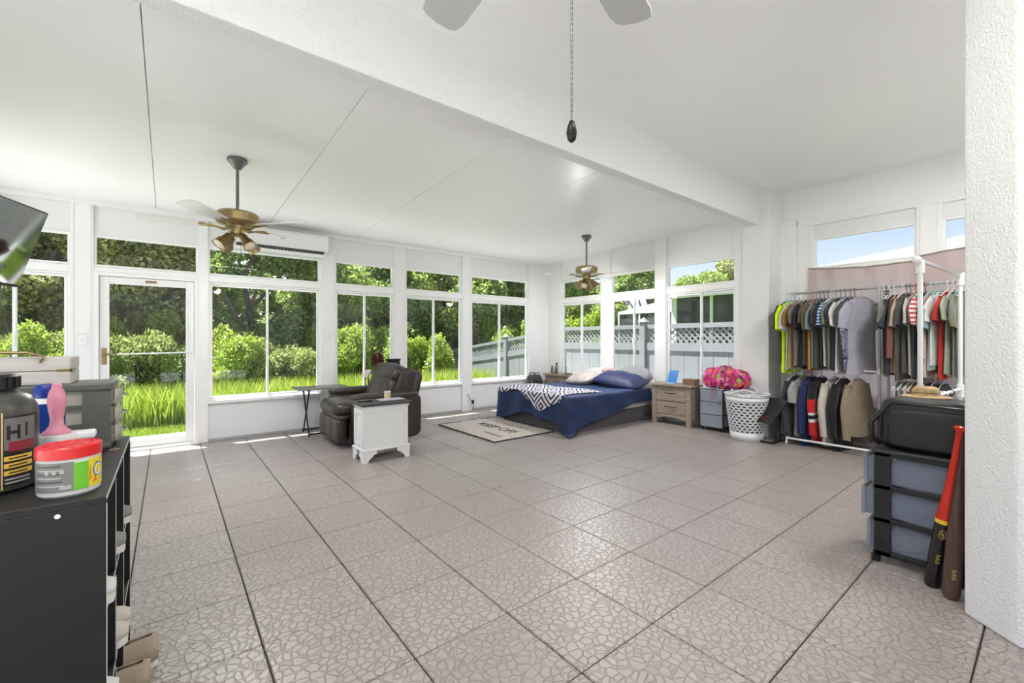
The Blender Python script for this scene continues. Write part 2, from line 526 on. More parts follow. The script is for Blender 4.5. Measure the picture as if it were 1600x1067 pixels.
mb = MB(); mb.tube([(-.44, YW-.03, 1.09), (.23, YW-.03, 1.10)], .008); mb.build('cross_bar', WHITE, door, smooth=40, world=True)
part(PW, 'maker_plate', mat('brown_sticker', (.25, .13, .05), rough=.5), door, -.20, -.10, -.009, -.004, 1.895, 1.92, .001)

# ---- far wall along Y, sunroom part
PF = Plane('y', XF)
wall_f = thing('wall_far', 'white far wall of the sunroom with three windows behind the bed', 'wall', (XF, 4.3, 0), kind='structure')
fposts = [(6.10, YW-.0), (4.87, 5.085), (3.79, 3.98), (2.62, 2.745)]
for (a, b) in fposts:
    mb = MB()
    za, zb = ceil_z(a)+.02, ceil_z(b)+.02
    mb.prism([(a, 0), (b, 0), (b, zb), (a, za)], lambda p: (XF-.03, p[0], p[1]), lambda p: (XF+.10, p[0], p[1]))
    mb.build('post', TRIM, wall_f, bev=.004, world=True)
for (a, b) in [(5.085, 6.10), (3.98, 4.87), (2.745, 3.79)]:
    clad(PF, wall_f, a, b, 0, .47, name='kick_panel')
    clad(PF, wall_f, a, b, 2.385, 0, top_fn=lambda y: ceil_z(y)+.02, name='upper_panel')
window_unit(PF, 5.085, 6.10, mY(908, XF), 'white framed window above the far nightstand in the corner')
window_unit(PF, 3.98, 4.87, mY(990, XF), 'white framed window above the bed pillows')
window_unit(PF, 2.745, 3.79, mY(1095, XF), 'white framed window above the near nightstand and pink bag')

# ---- recessed far wall of the near part
PR = Plane('y', XR)
wall_r = thing('wall_recess', 'white far wall with high windows behind the clothes racks', 'wall', (XR, 0, 0), kind='structure')
part(PR, 'plaster_band', SMOOTH, wall_r, YB, BY0, 0, .1, 2.79, CZ2+.02)
part(PR, 'head_trim', TRIM, wall_r, YB, 2.12, -.02, .06, 2.73, 2.80)
part(PR, 'head_trim', TRIM, wall_r, YB, 2.12, -.03, .06, 2.70, 2.735)
for (a, b) in [(1.94, 2.13), (.766, .975), (-.40, -.2), (-2.6, -1.4)]:
    part(PR, 'post', TRIM, wall_r, a, b, -.025, .10, 0, 2.73)
    mb = MB()
    for t_ in ((a+.03, a+.04), (b-.04, b-.03)): PR.box(mb, t_[0], t_[1], -.031, -.024, .02, 2.70)
    mb.build('post_ridge', TRIM, wall_r, world=True)
for (a, b) in [(.975, 1.94), (-.2, .766), (-1.4, -.40)]:
    clad(PR, wall_r, a, b, 0, .47, name='kick_panel')
    clad(PR, wall_r, a, b, 2.535, 2.71, name='upper_panel')
for k, (a, b) in enumerate([(.975, 1.94), (-.2, .766), (-1.4, -.40)]):
    window_unit(PR, a, b, (a+b)/2, ['high white framed window over the pink sheet, left of the grey post', 'high white framed window over the pink sheet, beside the stucco column', 'white framed window hidden behind the stucco column'][k], zs=.50, zm=2.04, zt0=2.16, zt1=2.53)
part(PR, 'return_wall', SMOOTH, wall_r, 2.13, 2.42, -.06, .1, 0, 2.80)

# stucco pillar under the beam end
pil = tag(MB().box(6.0, XR+.1, 2.30, 2.63, 0, CZ2+.02).build('wall_pillar', STUCCO, bev=.012), 'white stucco pillar under the end of the beam', 'pillar', kind='structure')

# beam
beam = tag(MB().box(XL-.1, 6.03, BY0, BY1, BZ, CZ2+.05).build('trim_1', STUCCO, bev=.008), 'long white stucco ceiling beam crossing the room', 'beam', kind='structure')

# ceilings
ceil1 = thing('ceiling', 'glossy white panelled ceiling over the sunroom', 'ceiling', (2, 4.5, 2.8), kind='structure')
SX = [XL-.1]+[-.105 + 1.13*k for k in range(0, 6)]+[XF+.1]
for a, b in zip(SX[:-1], SX[1:]):
    y0_, y1_ = BY1-.002, YW+.06
    z0_, z1_ = ceil_z(y0_), ceil_z(y1_)
    mb = MB(); mb.prism([(y0_, z0_), (y1_, z1_), (y1_, z1_+.03), (y0_, z0_+.03)], lambda p: (a+.002, p[0], p[1]), lambda p: (b-.002, p[0], p[1]))
    mb.build('ceiling_panel', CEILP, ceil1, bev=.002, seg=1, world=True)
mb = MB()
mb.prism([(BY1-.002, ceil_z(BY1)+.028), (YW+.75, ceil_z(YW+.75)+.028), (YW+.75, ceil_z(YW+.75)+.14), (BY1-.002, ceil_z(BY1)+.2)], lambda p: (XL-.4, p[0], p[1]), lambda p: (XF+.45, p[0], p[1]))
mb.build('roof_deck', mat('grey_seam', (.5, .5, .5), rough=.6), ceil1, world=True)
ceil2 = tag(MB().box(XL-.1, XR+.35, YB-.1, BY0+.05, CZ2, CZ2+.15).build('ceiling_near', KNOCK), 'higher white knockdown textured ceiling over the near part', 'ceiling', kind='structure')

# stucco wall end on the right with chamfered corner
poly = [(2.70, YB), (2.70, .105), (2.845, .268), (3.10, .268), (3.10, YB)]
mb = MB(); mb.prism(list(reversed(poly)), lambda p: (p[0], p[1], 0), lambda p: (p[0], p[1], CZ2+.02))
tag(mb.build('wall_right', STUCCO, bev=.01), 'white rough stucco wall end with chamfered corner on the right', 'wall', kind='structure')

# walls behind the camera, with wide glazed openings added to let in daylight
PB = Plane('y', XL, -1)
wall_b = thing('wall_behind', 'white side wall with wide glazing', 'wall', (XL, 2, 0), kind='structure')
for (a, b, z0_, z1_) in [(YB, YW, 0, .3), (YB, YW, 2.45, CZ2+.02), (YB, -2.3, .3, 2.45), (.3, .6, .3, 2.45), (2.3, 4.6, .3, 2.45), (6.2, YW, .3, 2.45)]:
    part(PB, 'wall_section', SMOOTH, wall_b, a, b, 0, .1, z0_, z1_)
for (a, b) in [(-2.3, .3), (.6, 2.3), (4.6, 6.2)]:
    part(PB, 'pane', GLASS, wall_b, a, b, .03, .04, .3, 2.45, 0)
PS = Plane('x', YB, -1)
wall_s = thing('wall_near', 'white wall with sliding glass doors behind the camera', 'wall', (1, YB, 0), kind='structure')
for (a, b, z0_, z1_) in [(XL-.1, XR, 2.5, CZ2+.02), (XL-.1, XR, 0, .08), (XL-.1, -1.3, .08, 2.5), (1.9, 3.2, .08, 2.5), (5.9, XR, .08, 2.5), (.25, .35, .08, 2.5)]:
    part(PS, 'wall_section', SMOOTH, wall_s, a, b, 0, .1, z0_, z1_)
for (a, b) in [(-1.3, .25), (.35, 1.9), (3.2, 5.9)]:
    part(PS, 'pane', GLASS, wall_s, a, b, .03, .04, .08, 2.5, 0)

# ================================================================== outdoors
def ground_z(x, y):
    g = -.17
    if y > 7.5: g -= .055*(y-7.5)
    if x > 9.5: g -= .01*(x-9.5)
    return max(g, -1.1)
LAWN = mat('lawn_soil_green', (.10, .19, .025), rough=.95, noise=.3, nscale=6)
mb = MB(); mb.grid(lambda u, v: (-45+115*u, -45+115*v, ground_z(-45+115*u, -45+115*v)-.0), 46, 46)
tag(mb.build('ground', LAWN), 'green sloping garden ground outside the windows', 'ground', kind='structure')

BOUNCE = mat('pale_concrete', (.62, .62, .63), rough=.9, noise=.08, nscale=3)  # slab added out of sight to bounce sun up onto the ceilings
mb = MB(); mb.box(XR+.12, 7.65, YB-4, YW-.5, -.5, -.10); mb.box(-9, XL-.12, YB-7, 5.6, -.5, -.10); mb.box(XL-.12, XR+.12, YB-7, YB-.12, -.5, -.10); mb.box(-9, 7.65, YW+.11, 7.95, -.5, -.10)
tag(mb.build('paving', BOUNCE), 'pale concrete paving around the house', 'paving', kind='structure')

def blades(name, n, area, hmin, hmax, wd, seed, mt, lean=.35):
    rg = np.random.default_rng(seed)
    x = rg.uniform(area[0], area[1], n); y = rg.uniform(area[2], area[3], n)
    hh = rg.uniform(hmin, hmax, n); an = rg.uniform(0, 2*PI, n); ln = rg.uniform(-lean, lean, (n, 2))
    z = np.array([ground_z(a, b) for a, b in zip(x, y)]) - .01
    dx, dy = np.cos(an)*wd/2, np.sin(an)*wd/2
    V = np.zeros((n, 5, 3))
    V[:, 0] = np.stack([x-dx, y-dy, z], 1); V[:, 1] = np.stack([x+dx, y+dy, z], 1)
    mx_, my_ = x+ln[:, 0]*hh*.35, y+ln[:, 1]*hh*.35
    V[:, 2] = np.stack([mx_+dx*.8, my_+dy*.8, z+hh*.6], 1); V[:, 3] = np.stack([mx_-dx*.8, my_-dy*.8, z+hh*.6], 1)
    V[:, 4] = np.stack([x+ln[:, 0]*hh, y+ln[:, 1]*hh, z+hh], 1)
    F_ = []
    for i in range(n):
        b = 5*i; F_ += [(b, b+1, b+2, b+3), (b+3, b+2, b+4)]
    me = bpy.data.meshes.new(name); me.from_pydata(V.reshape(-1, 3).tolist(), [], F_); me.update(); me.materials.append(mt)
    o = bpy.data.objects.new(name, me); COL.objects.link(o)
    return o
LF_GRASS = mat_leaf('grass_blade', (.16, .27, .02), (.42, .50, .07))
LF_TALL = mat_leaf('tall_grass_blade', (.16, .28, .02), (.52, .60, .10))
tag(blades('lawn_grass', 26000, (-3.5, 7.3, 7.95, 9.7), .04, .12, .012, 3, LF_GRASS), 'short mown lawn grass just outside the glass door', 'grass', kind='stuff')
tag(blades('tall_grass', 20000, (-5, 7.2, 9.6, 10.9), .35, .85, .022, 4, LF_TALL), 'band of tall yellow-green grass in front of the shrubs', 'grass', kind='stuff')

LF = {
 'dark': mat_leaf('dark_tree_leaf', (.09, .155, .035), (.46, .60, .17)),
 'mid': mat_leaf('mid_tree_leaf', (.10, .17, .03), (.58, .70, .20)),
 'olive': mat_leaf('olive_tree_leaf', (.12, .15, .03), (.68, .68, .27)),
 'shrub': mat_leaf('bright_shrub_leaf', (.16, .25, .025), (.55, .68, .11)),
 'greyshrub': mat_leaf('grey_green_shrub_leaf', (.14, .19, .045), (.48, .55, .18)),
 'brown': mat_leaf('brown_needle', (.02, .015, .008), (.12, .10, .04)),
}
BARK = mat('grey_brown_bark', (.13, .10, .075), rough=.95, noise=.35, nscale=7)

def leaf_mesh(name, seed, n, blobs, size, mt, upright=0.0, narrow=.55):
    """blobs: (cx, cy, cz, rx, ry, rz)"""
    rg = np.random.default_rng(seed)
    vol = np.array([(b[3]*b[4]*b[5])**(2/3) for b in blobs]); pick = rg.choice(len(blobs), n, p=vol/vol.sum())
    B = np.array(blobs)[pick]
    d = rg.normal(size=(n, 3)); d /= np.linalg.norm(d, axis=1)[:, None]
    rad = rg.uniform(.45, 1.0, n)**.6
    clump = 1 + .16*np.sin(d[:, 0]*7+B[:, 0]*3)*np.sin(d[:, 1]*6+B[:, 1]*5)*np.sin(d[:, 2]*8)
    P = B[:, :3] + d*B[:, 3:6]*(rad*clump)[:, None]
    a = rg.normal(size=(n, 3)) + d*.5
    if upright: a[:, 2] += upright*3
    a /= np.linalg.norm(a, axis=1)[:, None]
    c = np.cross(a, rg.normal(size=(n, 3))); c /= np.linalg.norm(c, axis=1)[:, None]
    s_ = size*rg.uniform(.6, 1.35, n)
    a *= s_[:, None]; c *= (s_*narrow)[:, None]
    nn = np.cross(a, c); nn /= np.linalg.norm(nn, axis=1)[:, None]
    V = np.stack([P-a*.5, P+c*.5+nn*(s_*.1)[:, None], P+a*.5, P-c*.5+nn*(s_*.1)[:, None]], 1).reshape(-1, 3)
    me = bpy.data.meshes.new(name)
    me.vertices.add(4*n); me.vertices.foreach_set('co', V.ravel())
    me.loops.add(4*n); me.loops.foreach_set('vertex_index', np.arange(4*n, dtype=np.int32))
    me.polygons.add(n); me.polygons.foreach_set('loop_start', np.arange(0, 4*n, 4, dtype=np.int32))
    me.update(calc_edges=True); me.validate()
    me.materials.append(mt)
    return me

def trunk_mesh(seed, hgt, r, limbs):
    rg = random.Random(seed); mb = MB()
    p = [(0, 0, -.6)]; 
    for k in range(1, 6): p.append((rg.uniform(-.08, .08)*k, rg.uniform(-.08, .08)*k, hgt*k/5))
    mb.tube(p, [r, r*.85, r*.7, r*.6, r*.5, r*.35], 8)
    for k in range(limbs):
        b0 = Vector(p[2+k % 3]); an = 2*PI*k/limbs + rg.random(); L = rg.uniform(.5, 1.0)*hgt*.5
        e = b0 + Vector((math.cos(an)*L*.7, math.sin(an)*L*.7, L*.8))
        mb.tube([b0, (b0+e)/2+Vector((0, 0, -.05*L)), e], [r*.45, r*.3, r*.12], 6)
    return mb.mesh('trunk', BARK, 60)

TREE = {}
def tree_kind(key, seed, lf, n, hgt, wid, size):
    rg = random.Random(seed); blobs = []
    for k in range(15):
        an = rg.random()*2*PI; rr = wid*math.sqrt(rg.random())*.62; zz = hgt*(.22+.74*rg.random())
        sc = 1 - .5*max(0, (zz/hgt-.55)/.45)
        blobs.append((math.cos(an)*rr*sc, math.sin(an)*rr*sc, zz, wid*rg.uniform(.28, .48), wid*rg.uniform(.28, .48), wid*rg.uniform(.22, .36)))
    TREE[key] = (leaf_mesh('foliage', seed, n, blobs, size, LF[lf]), trunk_mesh(seed, hgt*.7, .14, 5))
tree_kind('dark', 11, 'dark', 40000, 6.6, 2.3, .13)
tree_kind('mid', 12, 'mid', 40000, 6.4, 2.3, .13)
tree_kind('olive', 13, 'olive', 40000, 5.9, 2.2, .125)
tree_kind('dark2', 14, 'dark', 40000, 7.6, 2.1, .13)

SHRUB = {}
def shrub_kind(key, seed, lf, n, hgt, wid, size):
    rg = random.Random(seed); blobs = []
    for k in range(11):
        an = rg.random()*2*PI; rr = wid*math.sqrt(rg.random())*.6; zz = hgt*(.2+.62*rg.random())*(1-.25*rr/wid)
        blobs.append((math.cos(an)*rr, math.sin(an)*rr, zz, wid*rg.uniform(.2, .38), wid*rg.uniform(.2, .38), hgt*rg.uniform(.16, .26)))
    mb = MB()
    for k in range(7):
        an = 2*PI*k/7 + rg.random(); e = Vector((math.cos(an)*wid*.55, math.sin(an)*wid*.55, hgt*.7))
        mb.tube([(0, 0, -.5), e*.5+Vector((0, 0, -.1)), e], [.03, .02, .008], 5)
    SHRUB[key] = (leaf_mesh('foliage', seed, n, blobs, size, LF[lf], upright=.35, narrow=.3), mb.mesh('stems', BARK, 60))
shrub_kind('bright', 21, 'shrub', 13000, 1.9, 1.05, .105)
shrub_kind('bright2', 22, 'shrub', 13000, 2.1, .95, .10)
shrub_kind('grey', 23, 'greyshrub', 13000, 1.8, 1.15, .10)

# openings of the house, in picture columns, to word where a plant is seen
OPEN = [(-400, 115, 'the television window'), (115, 316, 'the glass door'), (316, 512, 'the window right of the door'),
        (512, 624, 'the window behind the recliner'), (624, 728, 'the window above the mat'), (728, 845, 'the window left of the corner'),
        (845, 948, 'the window right of the corner'), (948, 1034, 'the window above the pillows'), (1034, 1166, 'the window above the pink bag'), (1166, 1700, 'the high right windows')]
plants = []
def plant(kind, key, x, y, s_, rz, sz=None):
    me = (TREE if kind == 'tree' else SHRUB)[key]
    r = thing('garden_tree' if kind == 'tree' else 'garden_shrub', '', '', (x, y, ground_z(x, y)), rz)
    r.scale = (s_, s_, sz or s_)
    for m_, nm in zip(me, ('foliage', 'trunk' if kind == 'tree' else 'stems')):
        o = bpy.data.objects.new(nm, m_); COL.objects.link(o); o.parent = r
    q = project((x, y, 1.2))
    plants.append((q[0] if q else -999, kind, key, r, (x*x+y*y)**.5))

rp = random.Random(5)
def at_px(px, y):                     # ground position behind the long wall for picture column px
    s_ = (px-800)/FPX; dx = math.cos(YAW)+s_*math.sin(YAW); dy = math.sin(YAW)-s_*math.cos(YAW)
    return dx*y/dy
keys = ['mid', 'dark', 'olive', 'dark2', 'dark', 'mid', 'dark', 'mid', 'dark', 'olive', 'dark2', 'mid']
for k, xx in enumerate([-7.2, -5.0, -2.6, -.2, 2.2, 4.3, 6.6, 9.0, 11.2, 13.6]):
    plant('tree', ['dark', 'dark', 'olive', 'olive', 'dark', 'mid', 'dark2', 'mid', 'dark', 'mid'][k], xx+rp.uniform(-.3, .3), 15.4+rp.uniform(-.5, .8), rp.uniform(.95, 1.1), rp.random()*6)
for k, xx in enumerate([-9.5, -6.2, -3.4, -1.0, 1.6, 4.6, 7.6, 10.6, 13.8, 17.0]):
    plant('tree', ['mid', 'dark2', 'dark', 'dark2', 'mid', 'dark2', 'dark', 'dark2', 'mid', 'dark'][k], xx, 19.2+rp.uniform(-.5, .8), rp.uniform(1.15, 1.35), rp.random()*6)
# beyond the fence, towards the neighbour
for k, (xx, yy) in enumerate([(14.5, 18.2), (17.8, 16.0), (20.6, 14.2), (23.0, 12.2), (24.6, 9.8), (26.5, 12.4), (21.6, 18.6), (13.0, 14.6)]):
    plant('tree', ['dark', 'mid', 'dark', 'mid', 'olive', 'olive', 'dark2', 'dark'][k], xx, yy, rp.uniform(1.0, 1.12), rp.random()*6)
for k, xx in enumerate([-4.6, -2.9, -1.55, -.25, 1.1, 2.5, 3.9, 5.2, 6.5]):
    plant('shrub', ['bright', 'bright', 'bright2', 'grey', 'bright', 'grey', 'bright2', 'bright', 'bright2'][k], xx+rp.uniform(-.15, .15), 12.1+rp.uniform(-.35, .5), rp.uniform(.95, 1.15), rp.random()*6)
for k, xx in enumerate([-3.8, -2.1, -.8, .6, 2.0, 3.4, 4.8, 6.1]):
    plant('shrub', ['bright2', 'grey', 'bright', 'bright2', 'grey', 'bright', 'bright', 'bright2'][k], xx+rp.uniform(-.15, .15), 13.4+rp.uniform(-.3, .3), rp.uniform(1.1, 1.3), rp.random()*6)
for k, (xx, yy) in enumerate([(9.6, 13.2), (9.9, 10.6), (10.6, 9.4), (8.9, 15.0)]):
    plant('shrub', ['bright', 'bright2', 'bright', 'bright2'][k], xx, yy, 1.35, rp.random()*6)
plant('shrub', 'grey', -1.15, 10.9, .62, 1.0)
plant('shrub', 'bright', .85, 11.0, .55, 2.0)

ORD = ['leftmost', 'second from left', 'third from left', 'fourth from left', 'fifth from left', 'sixth from left', 'seventh from left', 'eighth from left', 'ninth from left', 'tenth from left']
byop = {}
for (px, kind, key, r, d) in plants:
    for a, b, nm in OPEN:
        if a <= px < b or (a == -400 and px < a):
            byop.setdefault((kind, nm), []).append((px, key, r, d)); break
for (kind, nm), L_ in byop.items():
    L_.sort(key=lambda t_: t_[0])
    for k, (px, key, r, d) in enumerate(L_):
        colr = {'dark': 'dark green', 'dark2': 'tall dark green', 'mid': 'mid green', 'olive': 'olive green', 'bright': 'bright green', 'bright2': 'bright green', 'grey': 'grey-green'}[key]
        where = 'only one' if len(L_) == 1 else ORD[k]
        tag(r, '%s %s through %s, %s' % (colr, 'tree' if kind == 'tree' else 'shrub', nm, where), kind, 'trees at the garden edge' if kind == 'tree' else 'shrubs behind the lawn')

# ---- white lattice-top vinyl fence
VINYL = mat('white_vinyl', (.25, .26, .28), rough=.45)
FXX = 7.8
def ftop(y):
    if y < 7.78: return 1.56
    if y < 10.1: return 1.56 - (y-7.78)*.125
    return 1.27 - (y-10.1)*.117
fence = thing('garden_fence', 'white vinyl privacy fence with lattice top beyond the far windows', 'fence', (FXX, 8, 0))
FP = [-1.7, .65, 3.0, 5.4, 7.78, 10.1, 12.4, 13.85]
for y in FP:
    zt = ftop(y)
    mb = MB(); mb.box(FXX-.065, FXX+.065, y-.065, y+.065, ground_z(FXX, y)-.2, zt+.06)
    p_ = mb.build('post', VINYL, fence, bev=.006, world=True)
    mb = MB(); mb.add([(FXX-.085, y-.085, zt+.06), (FXX+.085, y-.085, zt+.06), (FXX+.085, y+.085, zt+.06), (FXX-.085, y+.085, zt+.06), (FXX, y, zt+.16)], [(3, 2, 1, 0), (0, 1, 4), (1, 2, 4), (2, 3, 4), (3, 0, 4)])
    mb.build('post_cap', VINYL, fence, world=True)
for ya, yb in zip(FP[:-1], FP[1:]):
    a, b = ya+.066, yb-.066
    za, zb = ftop(a), ftop(b)
    def strip(d0, d1, t_, name):
        mb = MB(); mb.prism([(a, za-d0), (b, zb-d0), (b, zb-d1), (a, za-d1)], lambda p: (FXX-t_, p[0], p[1]), lambda p: (FXX+t_, p[0], p[1]))
        return mb.build(name, VINYL, fence, world=True)
    strip(0, .085, .035, 'top_rail'); strip(.375, .53, .035, 'middle_rail')
    # lattice: two layers of diagonal slats, each slat its own piece
    H_ = .31; step = .118
    sl = (zb-za)/(b-a)
    for dirn, xo in ((1, -.006), (-1, .006)):
        k = -3
        u = a - H_
        while u < b:
            # line from (u, bottom) to (u+H, top) for +1 ; reversed for -1
            t0 = max(0.0, (a-u)/H_); t1 = min(1.0, (b-u)/H_)
            if t1 - t0 > .15:
                ps = []
                for t_ in (t0, t1):
                    yy = u + t_*H_
                    zz_f = t_ if dirn == 1 else 1-t_
                    ps.append((FXX+xo, yy, za + sl*(yy-a) - .38 + zz_f*H_))
                MB().bar(ps[0], ps[1], .034, .005, up=(1, 0, 0)).build('lattice_slat', VINYL, fence, world=True)
            u += step
    n = max(2, round((b-a)/.29)); wd = (b-a)/n
    for k in range(n):
        y0_, y1_ = a+k*wd+.003, a+(k+1)*wd-.003
        mb = MB(); mb.prism([(y0_, ground_z(FXX, y0_)-.05), (y1_, ground_z(FXX, y1_)-.05), (y1_, ftop(y1_)-.52), (y0_, ftop(y0_)-.52)], lambda p: (FXX-.012, p[0], p[1]), lambda p: (FXX+.012, p[0], p[1]))
        mb.build('picket', VINYL, fence, world=True)

# ---- neighbour's house with screened porch
HWALL = mat('tan_render', (.55, .46, .37), rough=.8, bump=.2, bscale=40)
HWHITE = mat('house_white', (.80, .80, .78), rough=.55)
HROOF = mat('grey_shingle', (.36, .34, .33), rough=.9, noise=.2, nscale=12)
SCREEN = mat('dark_insect_screen', (.05, .055, .06), rough=.8, alpha=.8)
house = thing('neighbour_house', 'tan single-storey neighbouring house with pale roof beyond the fence', 'house', (13, 0, 0))
def hb(name, b, mt, bev=.01): return MB().box(*b).build(name, mt, house, bev=bev, world=True)
def hz(y): return 3.0 + .12*(2.9-y)
mb = MB(); mb.prism([(3.9, -.6), (-9, -.6), (-9, hz(-3)-1.0), (-3, hz(-3)-.1), (3.9, hz(3.9)-.1)], lambda p: (12.4, p[0], p[1]), lambda p: (18, p[0], p[1])); mb.build('wall', HWALL, house, world=True)
for ya, yb, za, zb in ((4.5, -3, hz(4.5), hz(-3)), (-3, -10, hz(-3), hz(-3)-1.0)):
    mb = MB(); mb.prism([(ya, za-.12), (yb, zb-.12), (yb, zb), (ya, za)], lambda p: (11.9, p[0], p[1]), lambda p: (18.5, p[0], p[1])); mb.build('roof', HROOF, house, world=True)
    mb = MB(); mb.prism([(ya, za-.20), (yb, zb-.20), (yb, zb+.02), (ya, za+.02)], lambda p: (11.82, p[0], p[1]), lambda p: (11.9, p[0], p[1])); mb.build('fascia', HWHITE, house, world=True)
hb('downpipe', (12.45, 12.55, 3.75, 3.87, -.5, 2.9), HWHITE)
porch = thing('screened_porch', 'white framed screened porch with flat pale roof beyond the lattice fence', 'porch', (13.5, 6, 0))
def pb(name, b, mt, bev=.01): return MB().box(*b).build(name, mt, porch, bev=bev, world=True)
pb('roof', (11.7, 16.5, 4.42, 7.5, 2.56, 2.72), HWHITE)
pb('fascia', (11.62, 11.70, 4.3, 7.55, 2.46, 2.76), HWHITE)
pb('gutter', (11.54, 11.62, 4.3, 7.55, 2.56, 2.66), HWHITE)
for y in (7.25, 5.0): pb('post', (12.0, 12.16, y-.08, y+.08, -.5, 2.56), HWHITE)
for y in (6.1,): pb('post', (12.0, 12.08, y-.04, y+.04, -.5, 2.56), HWHITE)
pb('cross_rail', (12.02, 12.1, 4.45, 7.25, 1.66, 1.74), HWHITE)
pb('screen', (12.05, 12.06, 4.45, 7.25, -.4, 2.5), SCREEN, 0)
pb('screen', (12.1, 16.4, 7.25, 7.26, -.4, 2.5), SCREEN, 0)
pb('back_wall', (16.3, 16.5, 4.45, 7.4, -.5, 2.56), HWALL)
gaz = thing('pool_enclosure', 'dark screened pool enclosure with white frame further behind the fence', 'enclosure', (17.5, 11, 0))
def gb(name, b, mt, bev=.01): return MB().box(*b).build(name, mt, gaz, bev=bev, world=True)
for y in (9.0, 10.2, 11.3, 12.4): gb('post', (16.0, 16.08, y-.04, y+.04, -.7, 2.45), HWHITE)
gb('top_rail', (15.98, 16.1, 9.0, 12.4, 2.38, 2.50), HWHITE)
gb('screen', (16.03, 16.04, 9.0, 12.4, -.6, 2.4), SCREEN, 0)
mb = MB(); mb.prism([(9.0, 2.5), (12.4, 2.5), (11.0, 2.72), (9.0, 3.05)], lambda p: (16.0, p[0], p[1]), lambda p: (19.5, p[0], p[1]))
mb.build('roof', HWHITE, gaz, world=True)
gb('wall', (17.6, 19.0, 9.0, 10.0, -.7, 2.5), HWALL)

# ================================================================== fill lights added out of view to brighten the near part
FILL_GLOW = bpy.data.materials.new('led_diffuser'); FILL_GLOW.use_nodes = True
_p = FILL_GLOW.node_tree.nodes['Principled BSDF']; _p.inputs['Emission Color'].default_value = (1, .97, .93, 1); _p.inputs['Emission Strength'].default_value = 6
def fill_panel(x, y, z, power, label):
    r = thing('ceiling_light', label, 'light', (x, y, z), group='flush ceiling lights')
    mb = MB(); mb.box(-.62, -.58, -.32, .32, -.05, 0); mb.box(.58, .62, -.32, .32, -.05, 0); mb.box(-.58, .58, -.32, -.28, -.05, 0); mb.box(-.58, .58, .28, .32, -.05, 0)
    mb.build('frame', WHITE, r, bev=.003)
    MB().box(-.58, .58, -.28, .28, -.035, -.01).build('diffuser', FILL_GLOW, r)
    ld = bpy.data.lights.new('led', 'AREA'); ld.shape = 'RECTANGLE'; ld.size = 1.1; ld.size_y = .5; ld.energy = power; ld.color = (1, .98, .985)
    lo = bpy.data.objects.new('led', ld); COL.objects.link(lo); lo.parent = r; lo.location = (0, 0, -.055)
    return r
fill_panel(-.8, .2, CZ2, 5, 'flush white ceiling light left of the camera')
fill_panel(1.3, -.2, CZ2, 9, 'flush white ceiling light right of the camera')
fill_panel(4.4, -.1, CZ2, 24, 'flush white ceiling light hidden behind the stucco wall end')

